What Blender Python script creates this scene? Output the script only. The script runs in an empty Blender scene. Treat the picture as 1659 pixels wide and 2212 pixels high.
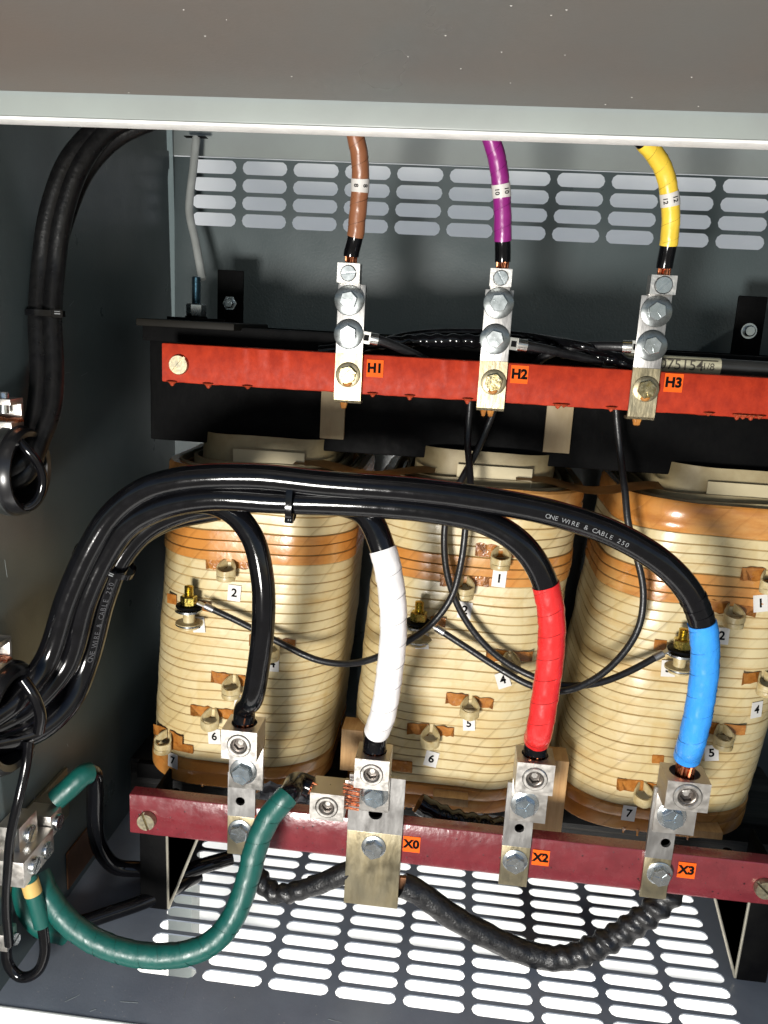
import bpy, bmesh, math, random
from mathutils import Vector, Matrix, noise
random.seed(7)
PI = math.pi
scene = bpy.context.scene
COL = scene.collection
# ------------------------------------------------------------------ camera
YAW, PITCH, ROLL, FPX = -9.28009321e-02, 2.21999660e-01, -5.44018884e-02, 1775.4
CAMP = Vector((0, 0, 1.0))
fwd = Vector((math.sin(YAW) * math.cos(PITCH), math.cos(YAW) * math.cos(PITCH), -math.sin(PITCH)))
rr = fwd.cross(Vector((0, 0, 1))).normalized(); dd = fwd.cross(rr)
rgt = math.cos(ROLL) * rr + math.sin(ROLL) * dd
dwn = -math.sin(ROLL) * rr + math.cos(ROLL) * dd
cam = bpy.data.cameras.new('camera'); camo = bpy.data.objects.new('camera', cam); COL.objects.link(camo)
mw = Matrix((rgt, -dwn, -fwd)).transposed().to_4x4(); mw.translation = CAMP
camo.matrix_world = mw
cam.sensor_fit = 'VERTICAL'; cam.sensor_height = 24.0; cam.lens = 24.0 * FPX / 2212.0
cam.clip_start = 0.01; cam.clip_end = 500
scene.camera = camo
def P(x, y, Y):
    """real point in the cabinet at depth Y that the given sight line meets"""
    r = fwd + rgt * ((x - 829.5) / FPX) + dwn * ((y - 1106) / FPX)
    return CAMP + r * (Y / r.y)
def onX(x, y, X):
    r = fwd + rgt * ((x - 829.5) / FPX) + dwn * ((y - 1106) / FPX)
    return CAMP + r * (X / r.x)
def onZ(x, y, Z):
    r = fwd + rgt * ((x - 829.5) / FPX) + dwn * ((y - 1106) / FPX)
    return CAMP + r * ((Z - 1.0) / r.z)
# ------------------------------------------------------------------ world and light
w = bpy.data.worlds.new('World'); scene.world = w; w.use_nodes = True
nt = w.node_tree; bg = nt.nodes['Background']
sky = nt.nodes.new('ShaderNodeTexSky'); sky.sky_type = 'NISHITA'; sky.sun_disc = False
sky.sun_elevation = math.radians(36); sky.sun_rotation = math.radians(93)
nt.links.new(sky.outputs[0], bg.inputs[0]); bg.inputs[1].default_value = 0.06
sl = bpy.data.lights.new('sun', 'SUN'); sl.energy = 5.0; sl.angle = math.radians(0.5); sl.color = (1, .96, .9)
so = bpy.data.objects.new('sun', sl); COL.objects.link(so)
sun_dir = Vector((-math.sin(math.radians(93)), -math.cos(math.radians(93)), -math.tan(math.radians(36)))).normalized()
so.rotation_euler = sun_dir.to_track_quat('-Z', 'Y').to_euler()
def area(name, loc, tgt, size, energy, col):
    l = bpy.data.lights.new(name, 'AREA'); l.shape = 'DISK'; l.size = size; l.energy = energy; l.color = col
    o = bpy.data.objects.new(name, l); COL.objects.link(o); o.location = loc
    o.rotation_euler = (Vector(tgt) - Vector(loc)).to_track_quat('-Z', 'Y').to_euler()
    return o
area('added_glare_lamp', (-0.42, -0.75, 0.38), (0.0, 1.3, 0.5), 0.42, 38, (1, .97, .92))  # lamp added low in front, stands in for glare off the ground
scene.view_settings.view_transform = 'Standard'; scene.view_settings.look = 'None'
scene.view_settings.exposure = 0.9; scene.view_settings.gamma = 1; scene.view_settings.use_curve_mapping = False
scene.render.engine = 'CYCLES'
# ------------------------------------------------------------------ materials
MATS = {}
def lin(c): return tuple(((v / 255) / 12.92 if v / 255 <= .04045 else ((v / 255 + .055) / 1.055) ** 2.4) for v in c)
def mat(name, col, rough=.5, metal=0.0, col2=None, nscale=30, bump=0.0, bscale=80, rvar=0.0, coat=0.0, stretch=(1, 1, 1), spec=.5, nlo=.35, nhi=.65):
    if name in MATS: return MATS[name]
    m = bpy.data.materials.new(name); m.use_nodes = True; n = m.node_tree.nodes; L = m.node_tree.links
    b = n['Principled BSDF']; b.inputs['Roughness'].default_value = rough; b.inputs['Metallic'].default_value = metal
    b.inputs['Coat Weight'].default_value = coat; b.inputs['Coat Roughness'].default_value = .08
    b.inputs['Specular IOR Level'].default_value = spec
    b.inputs['Base Color'].default_value = (*col, 1)
    tc = n.new('ShaderNodeTexCoord'); mp = n.new('ShaderNodeMapping'); L.new(tc.outputs['Object'], mp.inputs[0])
    mp.inputs['Scale'].default_value = stretch
    if col2 is None: col2 = tuple(c * .82 for c in col)
    t = n.new('ShaderNodeTexNoise'); t.inputs['Scale'].default_value = nscale; t.inputs['Detail'].default_value = 6; t.inputs['Roughness'].default_value = .62
    L.new(mp.outputs[0], t.inputs['Vector'])
    r = n.new('ShaderNodeMapRange'); r.inputs[1].default_value = nlo; r.inputs[2].default_value = nhi; L.new(t.outputs[0], r.inputs[0])
    x = n.new('ShaderNodeMix'); x.data_type = 'RGBA'; L.new(r.outputs[0], x.inputs[0])
    x.inputs[6].default_value = (*col, 1); x.inputs[7].default_value = (*col2, 1); L.new(x.outputs[2], b.inputs['Base Color'])
    if rvar:
        t2 = n.new('ShaderNodeTexNoise'); t2.inputs['Scale'].default_value = nscale * 1.7; t2.inputs['Detail'].default_value = 5; L.new(mp.outputs[0], t2.inputs['Vector'])
        r2 = n.new('ShaderNodeMapRange'); r2.inputs[3].default_value = max(.03, rough - rvar); r2.inputs[4].default_value = min(1, rough + rvar)
        r2.inputs[1].default_value = .3; r2.inputs[2].default_value = .7; L.new(t2.outputs[0], r2.inputs[0]); L.new(r2.outputs[0], b.inputs['Roughness'])
    if bump:
        t3 = n.new('ShaderNodeTexNoise'); t3.inputs['Scale'].default_value = bscale; t3.inputs['Detail'].default_value = 4; L.new(mp.outputs[0], t3.inputs['Vector'])
        bu = n.new('ShaderNodeBump'); bu.inputs['Strength'].default_value = bump; bu.inputs['Distance'].default_value = .002; L.new(t3.outputs[0], bu.inputs['Height']); L.new(bu.outputs[0], b.inputs['Normal'])
    MATS[name] = m; return m
paint = mat('cabinet_grey_paint', (.066, .085, .089), .34, 0, (.058, .076, .080), 6, .10, 260, .07)
paint_out = mat('cabinet_light_grey_paint', (.26, .29, .275), .38, 0, (.23, .25, .24), 5, .05, 200, .06)
door_paint = mat('door_underside_paint', (.165, .168, .162), .32, .0, (.185, .158, .138), 1.6, .05, 300, .08)  # warm second tone paints in the reddish ground mirrored by the panel
floorp = mat('floor_pan_paint', (.185, .212, .25), .36, 0, (.135, .155, .188), 5, .08, 240, .08)
red = mat('red_fibreglass', (.42, .036, .012), .55, 0, (.30, .023, .009), 55, .18, 140, .1, coat=.0, spec=.14, stretch=(1, 1, .8))
maroon = mat('maroon_fibreglass', (.17, .022, .028), .25, 0, (.13, .016, .021), 30, .28, 95, .08, coat=.5)
blackp = mat('black_varnished_steel', (.0014, .0014, .0017), .6, 0, (.003, .003, .003), 20, .2, 120, .1, spec=.08)
lamin = mat('core_laminations', (.006, .006, .006), .5, .2, (.03, .025, .018), 30, .8, 60, .15, stretch=(.08, 1, 6), nlo=.5, nhi=.8)
jacket = mat('black_cable_jacket', (.0025, .0025, .003), .12, 0, (.004, .004, .005), 40, .05, 160, .04, spec=.36)
rubber_d = mat('dull_black_jacket', (.003, .003, .0035), .34, 0, (.006, .006, .006), 60, .25, 200, .08, spec=.3)
rubber = mat('black_wire_insulation', (.006, .006, .007), .38, 0, (.01, .01, .011), 90, .2, 300, .08)
sleeve = mat('black_woven_sleeve', (.004, .004, .005), .40, 0, (.009, .0085, .0085), 70, .5, 260, .15, coat=.1)
copper = mat('copper_strand', (.72, .27, .13), .28, 1, (.45, .15, .07), 120, .1, 200, .1)
tin = mat('tinned_busbar', (.46, .45, .435), .42, 1, (.34, .33, .32), 45, .12, 240, .10, stretch=(1, 1, .35))
amberbar = mat('varnished_busbar', (.38, .335, .23), .42, 1, (.30, .25, .15), 30, .25, 160, .14, stretch=(1, 1, .4))
alu = mat('aluminium_lug', (.62, .595, .56), .40, 1, (.58, .55, .51), 60, .08, 260, .1, stretch=(1, .4, 1))
zinc = mat('zinc_bolt', (.58, .61, .62), .26, 1, (.50, .53, .54), 60, .0, 300, .04)
yzinc = mat('yellow_zinc_brass', (.60, .47, .10), .3, 1, (.42, .33, .10), 120, .2, 300, .12)
cream = mat('cream_tap_insulation', (.50, .42, .24), .38, 0, (.38, .28, .12), 90, .3, 200, .1)
tan = mat('tan_pressboard', (.42, .33, .19), .6, 0, (.33, .24, .13), 25, .3, 120, .1, stretch=(1, 1, .3))
wood = mat('spacer_wood', (.52, .32, .14), .5, 0, (.40, .22, .085), 25, .3, 60, .1, stretch=(5, 1, .35))
amber = mat('amber_varnish', (.42, .17, .035), .2, 0, (.26, .085, .014), 70, .5, 150, .1, coat=.5)
ochre = mat('amber_drop', (.50, .22, .05), .12, 0, (.35, .13, .03), 70, .2, 150, .05, coat=.8)
paper_w = mat('white_sticker', (.66, .64, .61), .55, 0, (.60, .58, .55), 30)
ink = mat('black_print', (.006, .006, .006), .9, spec=.05)
orange = mat('orange_sticker', (.82, .115, .008), .7, 0, (.76, .10, .008), 30, spec=.15)
ghost = mat('pale_cable_print', (.17, .175, .18), .7)
grount = mat('sunlit_concrete', (.78, .775, .76), .9, 0, (.70, .695, .68), 3, .3, 60)
greyrod = mat('pale_grey_rod', (.33, .35, .34), .4, 0)
chrome_y = mat('slotted_screw_steel', (.30, .275, .21), .48, 1, (.46, .40, .26), 100, .15, 200, .1)
def tape(name, c, r=.34): return mat(name, c, r, 0, tuple(v * .86 for v in c), 60, .35, 130, .08, stretch=(1, 1, .5))
brown_t = tape('brown_tape', (.27, .105, .048)); purple_t = tape('purple_tape', (.27, .018, .20)); yellow_t = tape('yellow_tape', (.90, .62, .06))
white_t = tape('white_tape', (.74, .72, .71)); red_t = tape('red_tape', (.62, .022, .022), .28); blue_t = tape('blue_tape', (.035, .27, .75), .28)
green_t = tape('green_tape', (.002, .068, .055), .42)
def seam(m):
    c = m.node_tree.nodes['Principled BSDF'].inputs['Base Color'].default_value
    return mat(m.name + '_seam', tuple(v * .42 for v in c[:3]), .45)
def coil_mat(name, base, alt, edge, rough):
    m = bpy.data.materials.new(name); m.use_nodes = True; n = m.node_tree.nodes; L = m.node_tree.links; b = n['Principled BSDF']
    tc = n.new('ShaderNodeTexCoord')
    no = n.new('ShaderNodeTexNoise'); no.inputs['Scale'].default_value = 9; no.inputs['Detail'].default_value = 6; L.new(tc.outputs['Object'], no.inputs['Vector'])
    r = n.new('ShaderNodeMapRange'); r.inputs[1].default_value = .42; r.inputs[2].default_value = .72; L.new(no.outputs[0], r.inputs[0])
    x = n.new('ShaderNodeMix'); x.data_type = 'RGBA'; L.new(r.outputs[0], x.inputs[0]); x.inputs[6].default_value = (*base, 1); x.inputs[7].default_value = (*alt, 1)
    # diagonal lap lines of the paper wrapping, slightly wandering
    mp = n.new('ShaderNodeMapping'); mp.inputs['Rotation'].default_value = (0, math.radians(-38), 0); L.new(tc.outputs['Object'], mp.inputs[0])
    wv = n.new('ShaderNodeTexWave'); wv.inputs['Scale'].default_value = 10; wv.inputs['Distortion'].default_value = 1.6; wv.inputs['Detail'].default_value = 2; wv.inputs['Detail Scale'].default_value = 1.2
    wv.wave_profile = 'SAW'; L.new(mp.outputs[0], wv.inputs['Vector'])
    cr = n.new('ShaderNodeValToRGB'); cr.color_ramp.elements[0].position = 0.0; cr.color_ramp.elements[0].color = (.60, .56, .50, 1)
    cr.color_ramp.elements[1].position = .16; cr.color_ramp.elements[1].color = (1, 1, 1, 1); e = cr.color_ramp.elements.new(.9); e.color = (.93, .93, .93, 1); L.new(wv.outputs[1], cr.inputs[0])
    nb = n.new('ShaderNodeTexNoise'); nb.inputs['Scale'].default_value = 5; L.new(tc.outputs['Object'], nb.inputs['Vector'])
    mb = n.new('ShaderNodeMapRange'); mb.inputs[1].default_value = .35; mb.inputs[2].default_value = .65; L.new(nb.outputs[0], mb.inputs[0])
    x2 = n.new('ShaderNodeMix'); x2.data_type = 'RGBA'; x2.blend_type = 'MULTIPLY'; L.new(mb.outputs[0], x2.inputs[0]); L.new(x.outputs[2], x2.inputs[6]); L.new(cr.outputs[0], x2.inputs[7])
    # amber varnish blotches stretched along the turns
    mp3 = n.new('ShaderNodeMapping'); mp3.inputs['Scale'].default_value = (1, 1, 4.5); L.new(tc.outputs['Object'], mp3.inputs[0])
    n3 = n.new('ShaderNodeTexNoise'); n3.inputs['Scale'].default_value = 7; n3.inputs['Detail'].default_value = 7; n3.inputs['Roughness'].default_value = .7; L.new(mp3.outputs[0], n3.inputs['Vector'])
    m3 = n.new('ShaderNodeMapRange'); m3.inputs[1].default_value = .52; m3.inputs[2].default_value = .74; m3.inputs[4].default_value = .75; L.new(n3.outputs[0], m3.inputs[0])
    x3 = n.new('ShaderNodeMix'); x3.data_type = 'RGBA'; L.new(m3.outputs[0], x3.inputs[0]); L.new(x2.outputs[2], x3.inputs[6]); x3.inputs[7].default_value = (*edge, 1)
    mp4 = n.new('ShaderNodeMapping'); mp4.inputs['Scale'].default_value = (3.2, 3.2, .8); L.new(tc.outputs['Object'], mp4.inputs[0])
    n4 = n.new('ShaderNodeTexNoise'); n4.inputs['Scale'].default_value = 12; n4.inputs['Detail'].default_value = 5; n4.inputs['Distortion'].default_value = .6; L.new(mp4.outputs[0], n4.inputs['Vector'])
    m4 = n.new('ShaderNodeMapRange'); m4.inputs[1].default_value = .50; m4.inputs[2].default_value = .78; m4.inputs[4].default_value = .55; L.new(n4.outputs[0], m4.inputs[0])
    x4 = n.new('ShaderNodeMix'); x4.data_type = 'RGBA'; L.new(m4.outputs[0], x4.inputs[0]); L.new(x3.outputs[2], x4.inputs[6]); x4.inputs[7].default_value = (edge[0] * .95, edge[1] * 1.1, edge[2] * 1.2, 1)
    L.new(x4.outputs[2], b.inputs['Base Color']); b.inputs['Roughness'].default_value = rough
    b.inputs['Coat Weight'].default_value = .35; b.inputs['Coat Roughness'].default_value = .22
    nn = n.new('ShaderNodeTexNoise'); nn.inputs['Scale'].default_value = 55; nn.inputs['Detail'].default_value = 5; L.new(tc.outputs['Object'], nn.inputs['Vector'])
    ad = n.new('ShaderNodeMath'); ad.operation = 'MULTIPLY_ADD'; L.new(wv.outputs[1], ad.inputs[0]); ad.inputs[1].default_value = .5; L.new(nn.outputs[0], ad.inputs[2])
    bu = n.new('ShaderNodeBump'); bu.inputs['Strength'].default_value = .5; bu.inputs['Distance'].default_value = .0016; L.new(ad.outputs[0], bu.inputs['Height']); L.new(bu.outputs[0], b.inputs['Normal'])
    MATS[name] = m; return m
wind = coil_mat('paper_wrapped_turns', (.60, .50, .285), (.55, .42, .20), (.50, .30, .09), .40)
band = coil_mat('amber_varnished_band', (.53, .215, .045), (.55, .32, .11), (.34, .11, .02), .26)
groove = mat('varnish_filled_groove', (.23, .12, .034), .4, 0, (.46, .32, .14), 9, stretch=(1, 1, 3))
tube_in = mat('coil_inner_pressboard', (.34, .28, .155), .55, 0, (.25, .19, .09), 20, .3, 90)
# ------------------------------------------------------------------ object helpers
OFF = {}
def thing(name, label, cat, loc, group=None):
    o = bpy.data.objects.new(name, None); COL.objects.link(o); o.location = loc; o.empty_display_size = .02
    o['label'] = label; o['category'] = cat
    if group: o['group'] = group
    OFF[o] = Vector(loc); return o
def part(name, bm, m, parent, smooth=True, label=None):
    off = OFF[parent]
    bmesh.ops.translate(bm, verts=bm.verts, vec=-off)
    me = bpy.data.meshes.new(name); bm.normal_update(); bm.to_mesh(me); bm.free()
    for q in (m if isinstance(m, (list, tuple)) else [m]): me.materials.append(q)
    for p in me.polygons: p.use_smooth = smooth
    o = bpy.data.objects.new(name, me); COL.objects.link(o); o.parent = parent; OFF[o] = off
    if smooth: me.set_sharp_from_angle(angle=math.radians(38))
    if label: o['label'] = label
    return o
def NB(): return bmesh.new()
def box(bm, a, b, bev=0.0, mi=0):
    a = Vector(a); b = Vector(b); lo = Vector(map(min, a, b)); hi = Vector(map(max, a, b)); c = (lo + hi) / 2; s = hi - lo
    g = bmesh.ops.create_cube(bm, size=1); vs = g['verts']
    bmesh.ops.scale(bm, vec=s, verts=vs); bmesh.ops.translate(bm, vec=c, verts=vs)
    fs = set(f for v in vs for f in v.link_faces)
    for f in fs: f.material_index = mi
    if bev:
        es = list(set(e for v in vs for e in v.link_edges))
        bmesh.ops.bevel(bm, geom=es, offset=bev, segments=2, affect='EDGES', profile=.6)
    return bm
def cyl(bm, a, b, r1, r2=None, n=24, caps=True, bev=0, mi=0):
    a = Vector(a); b = Vector(b); r2 = r1 if r2 is None else r2; d = (b - a); q = d.to_track_quat('Z', 'Y').to_matrix()
    ra = []; rb = []
    for i in range(n):
        t = 2 * PI * i / n; v = Vector((math.cos(t), math.sin(t), 0))
        ra.append(bm.verts.new(a + q @ (v * r1))); rb.append(bm.verts.new(b + q @ (v * r2)))
    for i in range(n): bm.faces.new((ra[i], ra[(i + 1) % n], rb[(i + 1) % n], rb[i])).material_index = mi
    if caps:
        bm.faces.new(ra[::-1]).material_index = mi; bm.faces.new(rb).material_index = mi
    return bm
def lathe(bm, c, axis, prof, n=32, mi=0, phase=0, sx=1.0):
    """prof: list of (radius, height along axis)"""
    c = Vector(c); q = Vector(axis).normalized().to_track_quat('Z', 'Y').to_matrix(); rings = []
    for (r, h) in prof:
        if r <= 1e-6: rings.append([bm.verts.new(c + q @ Vector((0, 0, h)))]); continue
        rings.append([bm.verts.new(c + q @ Vector((r * math.cos(2 * PI * i / n + phase), r * math.sin(2 * PI * i / n + phase), h))) for i in range(n)])
    for A, B in zip(rings, rings[1:]):
        for i in range(n):
            j = (i + 1) % n
            if len(A) == 1 and len(B) == 1: continue
            if len(A) == 1: f = bm.faces.new((A[0], B[j], B[i]))
            elif len(B) == 1: f = bm.faces.new((A[i], A[j], B[0]))
            else: f = bm.faces.new((A[i], A[j], B[j], B[i]))
            f.material_index = mi
    return bm
class Path:
    def __init__(s, ctrl, step=.004):
        c = [Vector(p) if isinstance(p, Vector) else P(*p) for p in ctrl]; s.ctrl = c; pts = []; us = []
        n = len(c)
        for i in range(n - 1):
            p0 = c[i - 1] if i > 0 else 2 * c[0] - c[1]; p1 = c[i]; p2 = c[i + 1]; p3 = c[i + 2] if i + 2 < n else 2 * c[-1] - c[-2]
            # centripetal catmull-rom
            t0 = 0; t1 = t0 + max((p1 - p0).length, 1e-5) ** .5; t2 = t1 + max((p2 - p1).length, 1e-5) ** .5; t3 = t2 + max((p3 - p2).length, 1e-5) ** .5
            k = max(2, int((p2 - p1).length / step))
            for j in range(k):
                t = t1 + (t2 - t1) * j / k
                A1 = (t1 - t) / (t1 - t0) * p0 + (t - t0) / (t1 - t0) * p1; A2 = (t2 - t) / (t2 - t1) * p1 + (t - t1) / (t2 - t1) * p2
                A3 = (t3 - t) / (t3 - t2) * p2 + (t - t2) / (t3 - t2) * p3
                B1 = (t2 - t) / (t2 - t0) * A1 + (t - t0) / (t2 - t0) * A2; B2 = (t3 - t) / (t3 - t1) * A2 + (t - t1) / (t3 - t1) * A3
                pts.append((t2 - t) / (t2 - t1) * B1 + (t - t1) / (t2 - t1) * B2); us.append(i + j / k)
        pts.append(c[-1].copy()); us.append(n - 1.0)
        for _ in range(2):   # relax kinks
            q = [p.copy() for p in pts]
            for i in range(2, len(pts) - 2): pts[i] = (q[i - 2] + 2 * q[i - 1] + 3 * q[i] + 2 * q[i + 1] + q[i + 2]) / 9
        s.p = pts; s.u = us; s.s = [0]
        for a, b in zip(pts, pts[1:]): s.s.append(s.s[-1] + (b - a).length)
        s.T = [(pts[min(i + 1, len(pts) - 1)] - pts[max(i - 1, 0)]).normalized() for i in range(len(pts))]
        v = s.T[0].orthogonal().normalized(); s.N = []
        for t in s.T:
            v = (v - t * v.dot(t)).normalized(); s.N.append(v.copy())
    def idx(s, u):
        return min(range(len(s.u)), key=lambda i: abs(s.u[i] - u))
    def tube(s, bm, r, u0=0, u1=None, n=20, rf=None, caps=True, off=None, mi=0):
        i0 = s.idx(u0); i1 = s.idx(u1 if u1 is not None else s.u[-1]); rings = []
        for i in range(i0, i1 + 1):
            B = s.T[i].cross(s.N[i]); c = s.p[i]; ring = []
            if off: c = c + s.N[i] * off(s.s[i])[0] + B * off(s.s[i])[1]
            for k in range(n):
                t = 2 * PI * k / n; R = r if rf is None else r * rf(s.s[i], t, (i - i0) / max(1, i1 - i0))
                ring.append(bm.verts.new(c + (s.N[i] * math.cos(t) + B * math.sin(t)) * R))
            rings.append(ring)
        for A, Bq in zip(rings, rings[1:]):
            for k in range(n): bm.faces.new((A[k], A[(k + 1) % n], Bq[(k + 1) % n], Bq[k])).material_index = mi
        if caps: bm.faces.new(rings[0][::-1]).material_index = mi; bm.faces.new(rings[-1]).material_index = mi
        return bm
def wrap_rf(pitch, amp, seed=0):
    def f(s, t, q):
        a = (s / pitch + t / (2 * PI) + .10 * noise.noise(Vector((s * 60, t, seed)))) % 1.0
        return 1.0 + amp * a + .022 * noise.noise(Vector((s * 90 + seed, math.cos(t) * 2, math.sin(t) * 2)))
    return f
def rough_rf(amp, fr, seed=0):
    return lambda s, t, q: 1 + amp * noise.noise(Vector((s * fr + seed, math.cos(t) * 1.3, math.sin(t) * 1.3)))
TXT = {}
def text_into(bm, s, size, mtx, depth=.0004, bold=.0, align='CENTER'):
    key = (s, round(size, 5), bold, align)
    if key not in TXT:
        cu = bpy.data.curves.new('t', 'FONT'); cu.body = s; cu.size = size; cu.align_x = align; cu.align_y = 'CENTER'; cu.offset = bold; cu.resolution_u = 4
        o = bpy.data.objects.new('t', cu); COL.objects.link(o); dg = bpy.context.evaluated_depsgraph_get(); dg.update()
        me = o.evaluated_get(dg).to_mesh(); TXT[key] = ([v.co.copy() for v in me.vertices], [tuple(p.vertices) for p in me.polygons])
        bpy.data.objects.remove(o); bpy.data.curves.remove(cu)
    vs, fs = TXT[key]; nv = [bm.verts.new(mtx @ (v + Vector((0, 0, depth)))) for v in vs]
    for f in fs:
        try: bm.faces.new([nv[i] for i in f])
        except ValueError: pass
    return bm
def facing(c, nrm=(0, -1, 0), roll=0.0):
    """matrix whose local Z looks along nrm, local Y up"""
    z = Vector(nrm).normalized(); x = Vector((0, 0, 1)).cross(z).normalized(); y = z.cross(x)
    m = Matrix((x, y, z)).transposed().to_4x4(); m.translation = Vector(c)
    return m @ Matrix.Rotation(roll, 4, 'Z')
def mbox(bm, mtx, sx, sy, sz, bev=0):
    g = bmesh.ops.create_cube(bm, size=1); vs = g['verts']; bmesh.ops.scale(bm, vec=(sx, sy, sz), verts=vs)
    if bev:
        r = bmesh.ops.bevel(bm, geom=list(set(e for v in vs for e in v.link_edges)), offset=bev, segments=2, affect='EDGES'); vs = list(set(vs) | set(r['verts'])); vs = [v for v in vs if v.is_valid]
    bmesh.ops.transform(bm, matrix=mtx, verts=vs); return bm
def stad(L, W, a):
    """radius of a stadium L x W at angle a"""
    c, s = math.cos(a), math.sin(a); h = W / 2; e = L / 2 - h
    if abs(s) > 1e-9:
        r = h / abs(s)
        if abs(r * c) <= e: return r
    ca = abs(c); disc = (e * ca) ** 2 - (e * e - h * h)
    return e * ca + math.sqrt(max(0, disc))
def perf(bm, x0, px, nx, y0, py, ny, L, W, place, th, seg=36, depth_fn=None):
    """perforated sheet made of cells each with a slot; place(u,v,d) -> point"""
    ca = math.atan2(py, px); angs = sorted(set([2 * PI * i / seg for i in range(seg)] + [ca, PI - ca, PI + ca, 2 * PI - ca])); n = len(angs)
    for i in range(nx):
        for j in range(ny):
            cx = x0 + px * (i + .5); cy = y0 + py * (j + .5); A = []; B = []; C = []; D = []
            for a in angs:
                c, s = math.cos(a), math.sin(a); R = min(px / 2 / abs(c) if abs(c) > 1e-9 else 9, py / 2 / abs(s) if abs(s) > 1e-9 else 9); r = stad(L, W, a)
                A.append(bm.verts.new(place(cx + R * c, cy + R * s, 0))); B.append(bm.verts.new(place(cx + r * c, cy + r * s, 0)))
                D.append(bm.verts.new(place(cx + R * c, cy + R * s, th))); C.append(bm.verts.new(place(cx + r * c, cy + r * s, th)))
            for k in range(n):
                m = (k + 1) % n
                bm.faces.new((A[k], A[m], B[m], B[k])); bm.faces.new((B[k], B[m], C[m], C[k])); bm.faces.new((C[k], C[m], D[m], D[k]))
# ------------------------------------------------------------------ ground
bm = NB(); box(bm, (-40, -40, -1.3), (40, 40, -1.2))
g = bpy.data.meshes.new('ground'); bm.to_mesh(g); bm.free(); g.materials.append(mat('dark_unseen_ground', (.11, .105, .095), .95, 0, (.16, .15, .135), 14, .5, 90)); go = bpy.data.objects.new('ground', g); COL.objects.link(go); go['kind'] = 'structure'  # unseen ground kept dark to cut light reflected into the cabinet
bm = NB(); box(bm, (-2.6, .15, -1.21), (2.6, 2.49, -1.12)); gp = bpy.data.meshes.new('concrete_pad'); bm.to_mesh(gp); bm.free(); gp.materials.append(grount); gpo = bpy.data.objects.new('concrete_pad', gp); COL.objects.link(gpo); gpo['kind'] = 'structure'
# ------------------------------------------------------------------ cabinet
XL, XR, YF, YB, ZT = -.628, .98, .957, 1.732, 1.372
enc = thing('transformer_cabinet', 'open grey painted steel cabinet with slotted floor and slotted rear wall around the transformer', 'cabinet', (0, 1.3, 0))
GX0, GPX, GY0, GPY = -.4535, .1047, 1.0465, .0318; NX, NY = 9, 18
GX1 = GX0 + GPX * NX; GY1 = GY0 + GPY * NY
bm = NB(); perf(bm, GX0, GPX, NX, GY0, GPY, NY, .0945, .0236, lambda u, v, d: Vector((u, v, -d)), .0025)
T = .0025
box(bm, (XL, YF, -T), (XR, GY0, 0)); box(bm, (XL, GY1, -T), (XR, YB, 0)); box(bm, (XL, GY0, -T), (GX0, GY1, 0)); box(bm, (GX1, GY0, -T), (XR, GY1, 0))
part('floor_pan', bm, floorp, enc, smooth=False)
bm = NB(); box(bm, (XL, YF - .004, -.055), (XR, YF, .001), .0012); part('front_sill', bm, mat('sill_glare_white', (.62, .64, .62), .4, 0, (.55, .57, .55), 8), enc)  # near-white colour puts glare into the front sill
bm = NB(); box(bm, (XL - .003, YF - .05, -.1), (XL, YB, ZT)); part('left_side_panel', bm, paint, enc)
bm = NB(); box(bm, (XR, YF - .25, -.1), (XR + .003, YB, ZT)); part('right_side_panel', bm, paint, enc)
VX0, VZ0, VPZ, VN = -.597, 1.1785, .0338, 4; VNX = 15
bm = NB(); perf(bm, VX0, GPX, VNX, VZ0, VPZ, VN, .0925, .0262, lambda u, v, d: Vector((u, YB + d, v)), .0025)
vx1 = VX0 + GPX * VNX; vz1 = VZ0 + VPZ * VN
box(bm, (XL, YB, -.05), (XR, YB + T, VZ0)); box(bm, (XL, YB, VZ0), (VX0, YB + T, vz1)); box(bm, (vx1, YB, VZ0), (XR, YB + T, vz1))
part('rear_vent_panel', bm, paint, enc, smooth=False)
bm = NB(); box(bm, (XL, YB - .004, vz1 + .002), (XR, YB + T, ZT)); part('rear_top_rail', bm, paint_out, enc)
bm = NB(); box(bm, (XL - .01, YF, ZT), (XR + .01, YB - .045, ZT + .004)); part('roof_panel', bm, paint, enc)
bm = NB(); box(bm, (XL, YB - .012, ZT - .004), (XR, YB - .0045, ZT)); part('rear_glare_strip', bm, mat('white_glare_strip', (.86, .86, .84), .45), enc)  # white strip paints in the bright light line along the rear roof edge
for lx in (XL + .03, XR - .03):
    for ly in (YF + .03, YB - .03):
        bm = NB(); box(bm, (lx - .03, ly - .03, -1.12), (lx + .03, ly + .03, -T - .001), .002); part('leg', bm, paint_out, enc)
rw = thing('rear_wall', 'plain pale grey wall seen through the slots of the rear vent', 'wall', (0, 2.5, -1)); bm = NB(); box(bm, (-6, 2.5, -1.2), (6, 2.6, 3.2)); part('wall_face', bm, mat('pale_wall_render', (.80, .80, .78), .85, 0, (.74, .74, .72), 4), rw)
zl0 = P(829, 281, YF).z; zl1 = P(829, 218, YF - .012).z
bm = NB(); box(bm, (XL - .25, YF - .012, zl0), (XR + .2, YF, zl1 + .02), .002); box(bm, (XL - .25, YF + .0005, zl0 + .001), (XR + .2, YF + .020, zl0 + .004), .001); box(bm, (XL - .25, YF, zl0 + .004), (XR + .2, YF + .004, ZT)); part('lintel', bm, paint_out, enc)
glare_white = mat('white_glare_strip', (.86, .86, .84), .45)
bm = NB(); box(bm, (XL - .25, YF - .011, zl0 - .0035), (XR + .2, YF + .018, zl0 - .0003), .001); part('lip_glare_strip', bm, glare_white, enc)  # white strip painted in place of the bright highlight under the lintel
bm = NB(); box(bm, (XL, YB - .0022, .868), (XR, YB - .0002, .872), .0005); part('rear_fold', bm, paint, enc)
scr = mat('pale_scratch', (.24, .27, .265), .5)
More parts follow.
